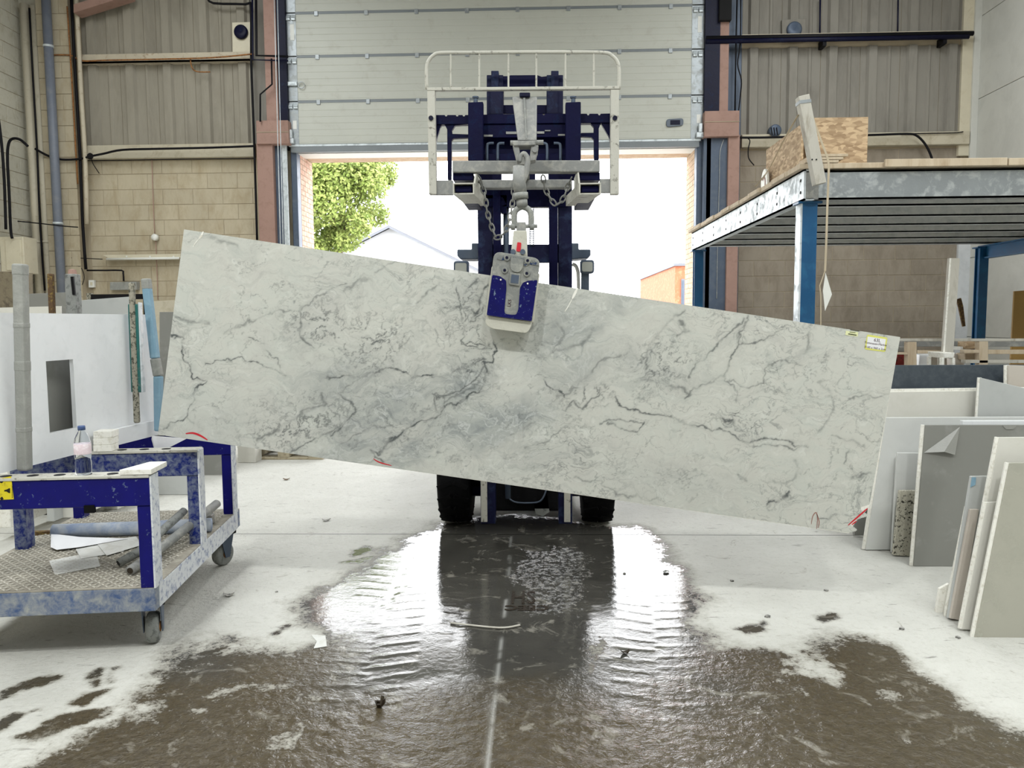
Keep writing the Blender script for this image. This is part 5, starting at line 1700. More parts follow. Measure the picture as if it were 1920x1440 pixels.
standing('stone_offcut', 'light grey offcut leaning at the foot of the tall grey slab', [(296, 872), (362, 880), (362, g(6.1)), (296, g(6.1))], 6.1, 'slabg', .05, 'stone offcut')
r_, b_, t_ = pole('slab_post', 'rusty brown post behind the white cut-out slab', (95, 513), (97, 640), 5.2, .036, 'rustbar', zbot=.35)
r_, b_, t_ = pole('slab_post', 'grey wrapped post with bundled straps behind the cut-out slab', (136, 514), (139, 640), 5.3, .075, 'tubeg', zbot=.3)
MB().beam(b_.lerp(t_, .9) + Vector((.03, -.04, 0)), t_ + Vector((.025, -.045, -.02)), .02, .012, (0, 1, 0)).build('dark_strap', 'cable', r_)
MB().beam(b_.lerp(t_, .5) + Vector((.026, -.04, 0)), b_.lerp(t_, .78) + Vector((.026, -.04, 0)), .012, .01, (0, 1, 0)).build('dark_strap', 'cable', r_)
MB().lathe([(.03, 0), (.024, .03), (.0, .035)], t_ + Vector((.0, 0, 0)), (0, 0, 1), 10).build('knotted_top', 'oxide', r_)
# dark rack beam on the wall behind
a, b = aY(168, 557, 9.0), aY(272, 556, 9.0)
rb = empty('rack_beam', (a + b) / 2, 'black rack beam with a yellow end behind the trolley', 'beam')
MB().beam(a, b, .05, .06).build('beam', 'cable', rb)
MB().beam(a + Vector((-.02, 0, 0)), a + Vector((.03, 0, 0)), .06, .09).build('end_plate', 'mottle', rb)
MB().beam(Vector((a.x, 9.02, 0)), Vector((a.x, 9.02, a.z)), .05, .05, (0, 1, 0)).build('leg', 'cable', rb)
MB().beam(Vector((b.x, 9.02, 0)), Vector((b.x, 9.02, a.z)), .05, .05, (0, 1, 0)).build('leg', 'cable', rb)

# low storage rack seen beneath the trolley's front bar
rk = empty('storage_rack', (-3.3, 5.4, 0), 'low blue storage rack of slab ends seen under the trolley bar', 'rack')
for x, y in ((146, 972), (160, 966)):
    p = aZ(x, y, 0)
    MB().box(p.x - .03, p.x + .03, p.y, p.y + .06, 0, .72).build('upright', 'blue_w', rk, bevel=.003)
p = aZ(146, 972, 0)
MB().box(p.x - 1.4, p.x + .06, p.y, p.y + .06, .66, .72).build('top_bar', 'blue', rk, bevel=.003)
MB().box(p.x - 1.4, p.x - .1, p.y + .1, p.y + .9, .0, .09).build('shade_box', 'hole', rk)  # black box paints the shadows low down among the slab ends
for i, (x, y, w, m, lb) in enumerate(((6, 990, .10, 'slabe', 'white slab end at the left edge under the trolley bar'), (95, 978, .05, 'slabg', 'thin pale slab end under the middle of the trolley bar'),
                                      (124, 971, .15, 'slabc', 'cream slab end beside the blue rack upright'), (182, 958, .08, 'slabe', 'left of two white slab ends beyond the blue rack'),
                                      (205, 956, .13, 'slabe', 'wider white slab end right of the blue rack'))):
    p = aZ(x, y, .09 if i < 3 else 0)
    q_ = Vector((p.x, p.y, p.z))
    o = MB().box(p.x - w / 2, p.x + w / 2, p.y, p.y + .7, p.z, p.z + .62).build('slab_end', m, bevel=.006)
    tag(o, lb, 'stone slab', 'slab ends on the low rack')

# old pallet pieces beyond, half hidden by the marble slab
pl = empty('wooden_pallet', aZ(530, 862, 0), 'old wooden pallet on the floor beyond the marble slab', 'pallet')
Yp = aZ(530, 862, 0).y
xl, xr = aZ(446, 862, 0).x, aZ(605, 862, 0).x
for k in range(3):
    xx = xl + .1 + k * (xr - xl - .25) / 2
    MB().box(xx, xx + .12, Yp, Yp + .9, .025, .12).build('block', 'pallet', pl, bevel=.004)
for k in range(5):
    MB().box(xl, xr, Yp + k * .2, Yp + k * .2 + .12, .12, .145).build('top_board', 'pallet', pl, bevel=.003)
for k in range(2):
    MB().box(xl, xr, Yp + k * .75, Yp + k * .75 + .12, .0, .025).build('bottom_board', 'pallet', pl, bevel=.003)
p = aZ(483, 858, 0)
tag(MB().box(p.x - .09, p.x + .09, p.y - .3, p.y - .12, 0, .26).build('stone_block', 'slabc', bevel=.006), 'pale upright block in front of the pallet', 'stone block')

# ================================================================== MEZZANINE (right)
MX0, MX1, MY0, MY1, MZ = 1.79, 5.1, 5.33, 9.05, 2.40
mz = empty('mezzanine', ((MX0 + MX1) / 2, 7.2, 0), 'galvanised steel mezzanine platform on blue posts at the right', 'platform')
H0 = .205


def csec_x(x0, x1, y, z0, z1, name, m, parent, d=.065):
    MB().box(x0, x1, y, y + .012, z0, z1).box(x0, x1, y, y + d, z0, z0 + .012).box(x0, x1, y, y + d, z1 - .012, z1).build(name, m, parent)


# left edge beam running away from the camera, with bolt holes
lb = MB().box(MX0, MX0 + .014, MY0 - .03, MY1, MZ - H0, MZ).box(MX0 - .0, MX0 + .07, MY0 - .03, MY1, MZ - H0, MZ - H0 + .012).box(MX0, MX0 + .07, MY0 - .03, MY1, MZ - .012, MZ).build('edge_beam', 'galv_l', mz)
for k in range(8):
    y = MY0 + .03 + k * (MY1 - MY0 - .1) / 7.0
    for z in (MZ - .065, MZ - .145):
        MB().lathe([(.011, 0), (.011, .003)], (MX0 - .0025, y, z), (1, 0, 0), 10).build('bolt_hole', 'hole', lb)
# front fascia joist and the joists behind it
csec_x(MX0 + .09, MX1 + 1.0, MY0 - .02, MZ - .20, MZ - .01, 'front_joist', 'galv', mz)
MB().box(MX0 + .014, MX0 + .10, MY0 - .03, MY0 + .07, MZ - .20, MZ - .02).build('corner_cleat', 'galv_d', mz, bevel=.003)
for k in range(1, 7):
    csec_x(MX0 + .07, MX1 + 1.0, MY0 - .02 + .6 * k, MZ - .16, MZ - .01, 'joist', 'galv_j', mz)
csec_x(MX0 + .07, MX1 + 1.0, MY1 - .06, MZ - .16, MZ - .01, 'joist', 'galv_j', mz)
# posts and side beam
def post(x, y, ztop, name='post', white=False):
    p = MB().box(x, x + .10, y, y + .012, 0, ztop).box(x, x + .10, y + .088, y + .10, 0, ztop).box(x + .02, x + .08, y + .012, y + .088, 0, ztop).build(name, 'mezzblue', mz)
    if white:
        MB().box(x - .012, x + .0, y, y + .10, 0, ztop).build('lit_face', 'galv_l', p)  # pale sheet paints daylight falling on the left side of the post
    MB().box(x - .05, x + .15, y - .05, y + .15, 0, .012).build('base_plate', 'mezzblue', p)
    MB().box(x - .03, x + .13, y - .01, y + .11, ztop - .014, ztop).build('cap_plate', 'mezzblue', p)
    return p


post(MX0 + .012, MY0 + .02, MZ - H0, white=True)
post(MX0 + .012, MY1 - .12, MZ - H0)
post(MX1 - .1, MY1 - .12, 2.2)
MB().box(MX1 - .06, MX1 + .02, MY0, MY1, 2.205, 2.22).box(MX1 - .03, MX1 - .015, MY0, MY1, 2.08, 2.21).box(MX1 - .06, MX1 + .02, MY0, MY1, 2.07, 2.085).build('side_beam', 'mezzblue', mz)
# deck boards
nb = 12
for k in range(nb):
    y0 = MY0 - .05 + k * (MY1 - MY0 + .05) / nb
    y1 = MY0 - .05 + (k + 1) * (MY1 - MY0 + .05) / nb
    MB().box(MX0 - .03 + random.uniform(-.015, .015), MX1 + 1.0, y0 + .004, y1 - .004, MZ, MZ + .035).build('deck_board', 'wood', mz, bevel=.003)
for i, (x0, x1) in enumerate(((2.3, 3.1), (3.1, 4.4), (4.4, 6.1))):
    MB().box(x0 + .004, x1 - .004, MY0 - .075, MY0 - .052, MZ - .0, MZ + .05 - .004 * i).build('fascia_board', 'wood', mz, bevel=.003)
for k in range(3):
    MB().box(MX0 + .0 + .02 * k, MX0 + .22 + .03 * k, MY0 - .05, MY0 + .2, MZ + .037 + .02 * k, MZ + .054 + .02 * k).build('loose_board', 'wood', mz, bevel=.002)

# osb boxes on the platform
ob = empty('osb_box', aY(1580, 300, 6.4), 'osb board box standing on the mezzanine deck', 'box')
ZD = MZ + .036
f0, f1 = aY(1519, 221, 6.3), aY(1626, 287, 6.3)
MB().box(f0.x, f1.x, 6.3, 6.318, ZD, f0.z).build('front_board', 'osb', ob)
MB().box(f1.x - .018, f1.x, 6.318, 7.0, ZD, f0.z).build('side_board', 'osb', ob)
MB().box(f0.x, f1.x - .018, 6.98, 7.0, ZD, f0.z).build('rear_board', 'osb', ob)
MB().box(f0.x + .02, f1.x - .02, 6.32, 6.98, f0.z - .03, f0.z - .012).build('lid', 'osb', ob)
# angled osb sheet forming the left side, running towards the camera-left edge
A, B, C, D = aX(1502, 233, 1.98), aX(1437, 281, 1.92), aX(1437, 316, 1.92), aX(1505, 298, 1.98)
A = Vector((2.10, 6.25, aY(1502, 233, 6.25).z))
sb = empty('osb_sheet', (1.95, 7.2, ZD), 'osb sheet standing on edge along the mezzanine side', 'board')
Ya, Yb = 5.75, 8.1
a1_, a2_ = aX(1503, 232, 1.95), aX(1437, 281, 1.95)
b1_, b2_ = aX(1503, 310, 1.95), aX(1437, 330, 1.95)
MB().prism([Vector((1.95, a1_.y, a1_.z)), Vector((1.95, a2_.y, a2_.z)), Vector((1.95, a2_.y, ZD)), Vector((1.95, a1_.y, ZD))], (.018, 0, 0)).build('board', 'osb', sb)
pb = aX(1437, 330, 1.93)
for k in range(1):
    c_ = Vector((1.925, aX(1437, 330, 1.925).y, ZD + .10))
    rr = [c_ + Vector((0, .09 * math.cos(t), .12 * math.sin(t))) for t in np.linspace(0, 6.283, 20)]
    rw = tag(MB().prism(rr[:-1], (-.02, 0, 0)).build('white_panel_disc', 'white', bevel=.004), 'white rounded panel with a red mark at the end of the osb sheet', 'panel')
    MB().prism([c_ + Vector((-.0215, .05 * math.cos(t), .06 * math.sin(t))) for t in np.linspace(.6, 3.6, 12)] + [c_ + Vector((-.0215, .03 * math.cos(t), .04 * math.sin(t))) for t in np.linspace(3.6, .6, 12)], (-.001, 0, 0)).build('red_mark', 'brownm', rw)

# timber post tied to the platform corner, straps
pt = empty('timber_post', aY(1533, 345, MY0 - .14), 'pale squared timber tied upright at the mezzanine corner', 'timber')
MB().beam(aY(1536, 346, MY0 - .14), aY(1504, 181, MY0 - .14), .072, .07, (0, 1, 0)).build('timber', 'woodg', pt, bevel=.004)
a, b = aY(1508, 193, MY0 - .14), aY(1509, 196, MY0 - .14)
MB().beam(aY(1506.5, 196, MY0 - .14), aY(1506, 190, MY0 - .14), .076, .076, (0, 1, 0)).build('strap_loop', 'galv', pt)
for x in (1523, 1531):
    MB().lathe([(.005, 0), (.005, .004)], aY(x, 299, MY0 - .18), (0, 1, 0), 8).build('nail', 'hole', pt)


def ribbon(pts, w, m, name, label, cat, t=.002):
    P3 = smoothpath(pts, 5)
    mb = MB()
    n = len(P3)
    for i in range(n - 1):
        mb.beam(P3[i], P3[i + 1], w, t, (0, -1, 0.2))
    return tag(mb.build(name, m), label, cat)


ribbon([aY(1497, 215, 5.2), aY(1470, 262, 5.5), aY(1440, 320, 5.9), aY(1416, 350, 6.3)], .012, 'strap', 'tie_strap', 'grey strap running down left of the tied timber', 'strap')
ribbon([aY(1525, 224, 5.2), aY(1541, 268, 5.2), aY(1553, 303, 5.2), aY(1553, 340, 5.2), aY(1551, 395, 5.2), aY(1549, 460, 5.2), aY(1547, 508, 5.2)], .014, 'strap', 'tie_strap', 'long beige strap hanging below the mezzanine edge', 'strap')
dm = empty('hanging_tag', aY(1547, 580, 5.2), 'white diamond tag hanging on a strap below the mezzanine', 'tag')
MB().prism(ppx([(1548, 511), (1560, 552), (1547, 583), (1543, 545)], 5.2), (0, .004, 0)).build('diamond', 'white', dm)
MB().tube([aY(1547, 508, 5.19), aY(1537, 536, 5.19), aY(1539, 555, 5.19), aY(1539, 612, 5.19)], .004, 6).build('cord', 'strap', dm)

# ================================================================== SLABS AND TIMBER UNDER THE MEZZANINE
R = 2100
standing('quartz_slab', 'tall white slab standing at the front left of the right hand stack', [(1662, 783), (R, 781), (R, g(4.64)), (1623, 1031)], 4.62, 'slabw2', .03, lean=.03, edge=(0, 3))
o = standing('granite_offcut', 'cream offcut with dark speckles standing against the tall white slab', [(1688, 920), (1722, 920), (1716, 1044), (1676, 1041)], 4.50, 'speck', .03, 'stone offcut', lean=.05)
standing('quartz_offcut', 'pale grey offcut behind the speckled granite offcut', [(1683, 849), (1760, 850), (1745, 1040), (1672, 1036)], 4.56, 'slabw2', .02, 'stone offcut', lean=.04)
gs = standing('grey_slab', 'mid grey slab with peeling plastic film in the right hand stack', [(1735, 797), (R, 797), (R, 1064), (1713, 1062)], 4.32, 'slabm', .03, lean=.05, edge=(0, 3))
n_ = Vector((0, -math.cos(.05), math.sin(.05)))
fp = [aP(x, y, Vector((0, 4.32, 0)) + n_ * .002, n_) for x, y in ((1732, 849), (1800, 800), (1787, 852), (1765, 846))]
fp[3] += n_ * .03
fp[2] += n_ * .02
MB().add(fp, [(0, 1, 3), (1, 2, 3)]).build('plastic_film', 'film', gs, solid=.001)
fp = [aP(x, y, Vector((0, 4.32, 0)) + n_ * .003, n_) for x, y in ((1880, 798), (1906, 798), (1900, 805), (1886, 805))]
MB().prism(fp, n_ * .001).build('plastic_film', 'film', gs)
standing('white_slab', 'white slab whose thin top edge shows just behind the grey slab', [(1805, 789), (R, 788), (R, g(4.45)), (1800, g(4.45))], 4.42, 'slabw', .03, lean=.03)
standing('cream_slab', 'cream slab standing behind the tall white slab, long top edge', [(1650, 735), (R, 729), (R, g(4.85)), (1650, g(4.85))], 4.78, 'slabc', .03, lean=.03, edge=(0, 1))
standing('grey_offcut', 'pale grey slab with a sloping broken top in the right hand stack', [(1838, 708), (R, 770), (R, g(4.75)), (1818, g(4.75))], 4.70, 'slabg', .02, lean=.03, edge=(0, 3))
standing('beige_slab', 'beige slab with white edge at the right, behind the sloping slab', [(1890, 685), (R, 690), (R, g(4.9)), (1888, g(4.9))], 4.86, 'slabb', .03, edge=(0, 3))
standing('dark_slab', 'dark blue grey granite slab at the back of the right hand stack', [(1655, 685), (R, 683), (R, g(5.05)), (1655, g(5.05))], 4.95, 'slabd', .03, lean=.02)
standing('grey_slab', 'grey slab edge showing behind the broken marble corner', [(1602, 880), (1650, 880), (1650, g(4.92)), (1602, g(4.92))], 4.9, 'slabm', .03)
# leaning offcuts at the lower right corner
L = .10
base = 3.33
standing('olive_slab', 'large olive grey slab leaning nearest the camera at the lower right', [(1893, 868), (R, 866), (R, 1199), (1827, 1197)], 3.34, 'slabo', .024, lean=L, edge=(0, 3))
standing('white_offcut', 'taller cream offcut leaning behind the olive grey slab', [(1874, 820), (R, 818), (R, 1180), (1806, 1178)], 3.44, 'slabc', .024, lean=L, edge=(0, 3), cat='stone offcut')
standing('short_offcut', 'short cream offcut between the two large leaning slabs', [(1850, 942), (1900, 940), (1870, 1185), (1803, 1180)], 3.40, 'slabc', .02, lean=L, edge=(0, 3), cat='stone offcut')
standing('grey_offcut', 'narrow grey offcut with a blue corner in the leaning stack', [(1822, 893), (1880, 892), (1840, 1166), (1778, 1160)], 3.54, 'slabg', .02, lean=L, cat='stone offcut')
MB().prism([aP(x, y, Vector((0, 3.538, 0)), Vector((0, -math.cos(L), math.sin(L)))) for x, y in ((1822, 895), (1830, 895), (1829, 909), (1819, 914))], (0, -.001, 0)).build('blue_mark', 'padblue', bpy.data.objects[[o.name for o in bpy.data.objects if o.name.startswith('grey_offcut') and o.get('label', '').startswith('narrow')][0]])
standing('white_offcut', 'thin white offcut standing left in the leaning stack', [(1812, 950), (1824, 950), (1788, 1160), (1772, 1156)], 3.58, 'slabe', .02, lean=L, cat='stone offcut')
standing('taupe_offcut', 'taupe ribbed offcut strip in the leaning stack', [(1820, 955), (1836, 955), (1800, 1163), (1782, 1160)], 3.52, 'slabb', .018, lean=L, cat='stone offcut')
standing('broken_shard', 'small white broken shard at the foot of the leaning stack', [(1762, 1104), (1780, 1094), (1773, 1152), (1755, 1150), (1759, 1125)], 3.63, 'slabe', .02, lean=L, cat='stone offcut')
# timber bearers under the stacks
for i, (x, y, w, lb_) in enumerate(((1770, 1070, .5, 'dark bearer under the grey slab'), (1700, 1040, .25, 'dark bearer under the tall white slab'))):
    p = aZ(x, y, 0)
    tag(MB().box(p.x, p.x + w, p.y + .16, p.y + .26, 0, .025).build('timber_bearer', 'hole'), lb_, 'timber')

# timber rack with odds and ends behind the dark slab
ty = 5.75
tf = empty('timber_rack', aY(1800, 760, ty), 'open timber rack under the mezzanine behind the dark slab', 'rack')
p = lambda x0, y0, x1, y1, nm, m, d=.06, yy=ty: MB().prism(ppx([(x0, y0), (x1, y0), (x1, y1), (x0, y1)], yy), (0, d, 0)).build(nm, m, tf, bevel=.003)
zf = lambda yy: fl(0, yy)
p(1600, 635, 2000, 640, 'top_rail', 'woodg')
p(1600, 640, 2000, 650, 'rear_rail', 'galv_d', .02, ty + .3)
p(1702, 641, 1719, zf(ty), 'upright', 'wood')
p(1836, 640, 1853, zf(ty), 'upright', 'wood')
p(1720, 657, 1764, 663, 'shelf_rail', 'wood')
p(1808, 656, 1836, 662, 'shelf_rail', 'wood')
p(1853, 656, 2000, 664, 'shelf_rail', 'wood')
p(1600, 661, 1702, 665, 'shelf_rail', 'wood')
p(1810, 675, 2000, 681, 'lower_rail', 'woodg')
for (pts, nm, m, lb_, ct, yy) in (
        ([(1672, 665), (1699, 665), (1699, 720), (1672, 720)], 'paint_tin', 'redt', 'dark red tin under the timber rack shelf', 'tin', 5.9),
        ([(1676, 650), (1700, 650), (1700, 659), (1676, 659)], 'cloth_bundle', 'tape', 'grey bundle lying on the timber rack shelf', 'bundle', 5.9),
        ([(1724, 665), (1744, 663), (1747, 720), (1722, 720)], 'white_board', 'slabw', 'white board leaning inside the timber rack', 'board', 6.0),
        ([(1812, 640), (1830, 639), (1828, 655), (1811, 655)], 'cardboard_box', 'osb', 'cardboard box on the timber rack shelf', 'box', 5.88),
        ([(1809, 663), (1834, 661), (1834, 675), (1810, 675)], 'timber_block', 'wood', 'pale timber block below the rack shelf', 'timber', 5.85),
        ([(1802, 650), (1806, 650), (1806, 657), (1802, 657)], 'white_tube', 'white', 'small white tube on the rack', 'tube', 5.9),
        ([(1790, 664), (1808, 664), (1809, 720), (1792, 720)], 'grey_board', 'slabb', 'grey board between stool and timber block', 'board', 5.95)):
    o = MB().prism(ppx(pts, yy), (0, .12, 0)).build(nm, m, bevel=.004)
    tag(o, lb_, ct)
# plank leaning upright, white stool below it
pk = empty('leaning_plank', aY(1775, 662, 5.55), 'tall pale plank standing upright behind the dark slab', 'plank')
pp = ppx([(1780, 484), (1800, 484), (1788, 661), (1768, 661)], 5.60)
MB().prism(pp, (0, .03, 0)).build('plank', 'woodg', pk, bevel=.003)
MB().prism([pp[0], pp[0] + Vector((.012, 0, 0)), pp[3] + Vector((.012, 0, 0)), pp[3]], (0, -.003, 0)).build('pale_edge', 'slabe', pk)
sl = empty('step_stool', aY(1777, 760, 5.5), 'small white step stool standing below the tall plank', 'stool')
sy = 5.5
MB().prism(ppx([(1768, 661), (1791, 661), (1788, 672), (1771, 672)], sy), (0, .22, 0)).build('stool_top', 'slabe', sl, bevel=.006)
for xa, xb in ((1767, 1763), (1787, 1791)):
    for yy in (sy, sy + .18):
        q0 = aY(xa + 2, 671, sy)
        q1 = aY(xb + 2, fl(0, sy), sy)
        MB().beam((q1.x, yy + .02, 0), (q0.x, yy + .02, q0.z), .02, .03, (0, 1, 0)).build('leg', 'slabe', sl, bevel=.003)
# ochre board leaning on the right wall
ob_ = [aY(1902, 546, 7.0), aY(1990, 540, 7.0), aY(1990, 700, 7.0), aY(1873, 700, 7.0)]
for v in ob_[2:]:
    pass
tag(MB().prism([ob_[0], ob_[1], Vector((ob_[2].x, 6.6, 0)), Vector((ob_[3].x - .15, 6.6, 0))], (0, .018, 0)).build('ochre_board', 'card'), 'ochre board leaning at the right edge under the mezzanine', 'board')
a = [aY(1797, 560, 8.6), aY(1801, 575, 8.6), aY(1807, 612, 8.6)]
tag(MB().beam(a[0], a[1], .05, .02, (0, 1, 0)).beam(a[1], a[2], .05, .02, (0, 1, 0), .03, .02).build('crowbar', 'rustbar'), 'dark bent bar leaning behind the tall plank', 'bar')

# ================================================================== FIXTURES ON THE DOOR WALL
def pipe(name, label, pts, Y, r, m, cat='pipe', n=10, sm=4, Ys=None):
    P3 = [aY(x, y, Y if Ys is None else Ys[i]) for i, (x, y) in enumerate(pts)]
    P3 = smoothpath(P3, sm) if sm > 1 else P3
    return tag(MB().tube(P3, r, n).build(name, m, smooth=True), label, cat)


wy = WY - .05


def drain(x0, y0, x1, y1, Y, r, m, label):
    a, b = aY(x0, y0, Y), aY(x1, y1, Y)
    X = (a.x + b.x) / 2
    root = empty('drain_pipe', (X, Y, 0), label, 'pipe')
    MB().tube([(X, Y, 0), (X, Y, 6.9 if m == 'pipe_b' else aY(x0, max(y0, 4), Y).z)], r, 18).build('pipe_run', m, root, smooth=True)
    for z in ((5.35, 2.85) if m == 'pipe_b' else (2.6,)):
        MB().tube([(X, Y, z), (X, Y, z + .03)], r + .008, 18).build('pipe_clip', 'galv_l' if m == 'pipe_b' else m, root, smooth=True)
    return root


drain(48, 8, 70, 480, WY - .12, .062, 'pipe_c', 'cream drain pipe nearest the left side wall')
drain(66, 12, 86, 480, WY - .12, .052, 'pipe_c', 'second cream drain pipe from the left corner')
drain(88, 14, 111, 480, WY - .27, .062, 'pipe_b', 'blue grey drain pipe beside the block pilaster')
pipe('conduit', 'thin black conduit between the two cream drain pipes', [(55, 15), (62, 150), (70, 290), (75, 420), (84, 545)], WY - .205, .014, 'cable', 'conduit', sm=2)
pipe('conduit', 'rust orange pipe running down the block pilaster', [(126, 12), (131, 90), (137, 190), (142, 280), (146, 345)], WY - .20, .011, 'rust', 'pipe', sm=2)
pipe('conduit', 'black conduit at the right edge of the block pilaster', [(133, -20), (140, 120), (150, 290), (155, 420), (161, 505)], WY - .19, .022, 'cable', 'conduit', sm=2)
pipe('conduit', 'pale vertical trim beside the black pilaster conduit', [(142, -20), (149, 110), (153, 190), (160, 300), (163, 420)], WY - .21, .03, 'girt', 'trim', sm=2)
pipe('copper_pipe', 'copper pipe along the left wall girt', [(97, 103), (125, 103), (136, 105), (155, 114), (200, 113), (300, 111), (400, 108), (476, 101)], WY - .19, .011, 'rust', 'pipe')
pipe('copper_pipe', 'short copper tail hanging under the girt', [(357, 110), (359, 124), (368, 134), (394, 135)], WY - .16, .009, 'rust', 'pipe')
pipe('cable', 'thick black cable sagging along the left ledge', [(66, 279), (90, 292), (115, 299), (150, 298), (170, 293), (195, 288), (230, 281), (300, 279), (390, 277), (475, 274)], WY - .22, .016, 'cable', 'cable')
pipe('cable', 'thin black cable along the bottom of the left ledge', [(157, 301), (250, 300), (370, 298), (478, 297)], WY - .12, .007, 'cable', 'cable')
pipe('cable', 'loose cable end drooping from the left ledge cable', [(170, 293), (174, 306), (180, 316), (186, 325)], WY - .2, .006, 'cable', 'cable')
tag(MB().lathe([(.03, -.03), (.05, 0), (.03, .03)], aY(169, 293, WY - .24), (0, 1, 0), 10).build('junction_box', 'cable'), 'dark junction blob on the left ledge cable', 'junction box')
pipe('conduit', 'black conduit beside the left steel column', [(388, -6), (400, 6), (460, 8), (470, 14), (471, 120), (476, 250), (480, 380), (482, 450)], WY - .16, .016, 'cable', 'conduit', sm=3)
pipe('conduit', 'bent black conduit on the left haunch plate', [(509, 110), (510, 158), (488, 177), (488, 228)], WY - .30, .012, 'cable', 'conduit', sm=1)
pipe('conduit', 'dark conduit pair turning to the door head', [(480, -5), (481, 104), (540, 106)], WY - .28, .018, 'cable', 'conduit', sm=1)
pipe('conduit', 'second dark conduit above the left haunch plate', [(473, -5), (474, 112), (540, 114)], WY - .30, .012, 'dsteel', 'conduit', sm=1)
for i, (xa, xb) in enumerate(((514, 526), (520, 531))):
    pipe('hand_chain', ('outer', 'inner')[i] + ' strand of the pale door hand chain', [(xa, -8), ((xa + xb) / 2, 230), (xb, 470)], WY - .42, .006, 'galv_l', 'chain', 6, 2)
pipe('cable', 'black cable crossing the two cream pipes at the left edge', [(-10, 412), (25, 414), (75, 419), (120, 424), (146, 426)], WY - .33, .008, 'cable', 'cable')
pipe('cable', 'black cable drop at the far left edge', [(-6, 200), (3, 270), (8, 340), (11, 430)], WY - .9, .018, 'cable', 'cable')
pipe('cable', 'second black cable drop beside the meter cabinet', [(52, 274), (38, 262), (24, 260), (16, 270), (14, 300), (17, 360), (20, 430), (23, 447)], WY - .8, .018, 'cable', 'cable')
mc = empty('meter_cabinet', aY(20, 512, WY - .75), 'cream electric cabinet on the wall at the left edge', 'cabinet')
a, b = aY(-6, 444, WY - .75), aY(47, 512, WY - .75)
MB().box(XL + .012, b.x, WY - .75, WY - .45, b.z, a.z).build('cabinet_body', 'cream', mc, bevel=.01)
MB().box(a.x + .12, b.x - .03, WY - .765, WY - .75, b.z + .04, a.z - .05).build('cabinet_door', 'cream', mc, bevel=.006)
# alarm sounders
al = empty('wall_siren', aY(452, 100, wy), 'round black siren on a white box left of the door', 'siren')
MB().prism(ppx([(435, 42), (470, 41), (471, 100), (436, 102)], wy - .03), (0, .07, 0)).build('box', 'cream', al, bevel=.005)
MB().lathe([(.098, .0), (.098, -.04), (.08, -.055), (.0, -.05)], aY(453, 61, wy - .03), (0, 1, 0), 24).build('horn', 'dsteel', al, smooth=True)
al = empty('wall_vent', aY(1488, 82, wy), 'round dark vent on a square plate high on the right cladding', 'vent')
MB().prism(ppx([(1466, 37), (1510, 35), (1511, 74), (1467, 76)], wy - .02), (0, .05, 0)).build('plate', 'clad2', al, bevel=.004)
MB().lathe([(.105, .0), (.105, -.03), (.085, -.045), (.0, -.04)], aY(1488.5, 56, wy - .02), (0, 1, 0), 24).build('vent_cap', 'bsteel', al, smooth=True)
al = empty('wall_vent', aY(1453, 258, wy), 'small round grey vent above the right ledge', 'vent')
MB().lathe([(.085, .06), (.085, -.05), (.07, -.065), (.0, -.06)], aY(1452, 246, wy - .03), (0, 1, 0), 20).build('vent_cap', 'bsteel', al, smooth=True)
for k in range(3):
    MB().beam(aY(1446 + k * 5, 239, wy - .1), aY(1448 + k * 5, 253, wy - .1), .012, .012, (0, 1, 0)).build('vent_slat', 'cable', al)
bell = empty('pull_switch', aY(290, 453, wy - .05), 'round white ceiling-pull switch on the left block wall', 'switch')
MB().lathe([(.05, .04), (.05, -.01), (.04, -.03), (.0, -.035)], aY(290, 445, wy - .02), (0, 1, 0), 20).build('switch_body', 'white', bell, smooth=True)
pipe('cable', 'thin red cable above the round white switch', [(284, 282), (285, 310), (287, 370), (290, 438)], wy - .0, .006, 'oxide', 'cable')
pipe('cable', 'thin red cable below the round white switch', [(292, 452), (294, 500), (296, 562)], wy - .0, .006, 'oxide', 'cable')
ft = empty('strip_light', aY(262, 488, wy - .1), 'unlit fluorescent strip light on the left block wall', 'lamp')
MB().prism(ppx([(192, 478), (338, 476), (338, 483), (205, 485)], wy - .08), (0, .08, 0)).build('housing', 'cream', ft, bevel=.004)
MB().tube([aY(200, 486, wy - .09), aY(336, 484, wy - .09)], .018, 10).build('tube', 'white', ft, smooth=True)
for x in (237, 281, 325):
    MB().lathe([(.012, 0), (.012, .01)], aY(x, 481, wy - .09), (0, 1, 0), 8).build('clip', 'white', ft)
pipe('conduit', 'black conduit bending down to the grey trunking box', [(163, 507), (200, 507), (228, 507), (231, 512), (232, 527)], wy - .1, .012, 'cable', 'conduit', sm=2)
pipe('cable', 'thin cable along the wall below the pipes', [(116, 483), (150, 484), (192, 486)], wy - .12, .006, 'cable', 'cable')
pipe('cable', 'second thin cable looping above the socket', [(118, 499), (140, 498), (152, 502), (158, 520), (152, 538), (146, 542)], wy - .12, .005, 'cable', 'cable')
tag(MB().prism(ppx([(206, 529), (256, 528), (256, 543), (206, 544)], wy - .06), (0, .09, 0)).build('trunking_box', 'tape', bevel=.004), 'grey trunking box on the wall behind the trolley', 'box')
so = empty('wall_socket', aY(171, 540, wy - .02), 'white electric socket on the block wall', 'socket')
MB().prism(ppx([(166, 525), (176, 525), (176, 539), (166, 539)], wy - .02), (0, .05, 0)).build('plate', 'white', so, bevel=.004)
MB().prism(ppx([(169, 529), (173, 529), (173, 535), (169, 535)], wy - .026), (0, .01, 0)).build('rocker', 'cream', so)
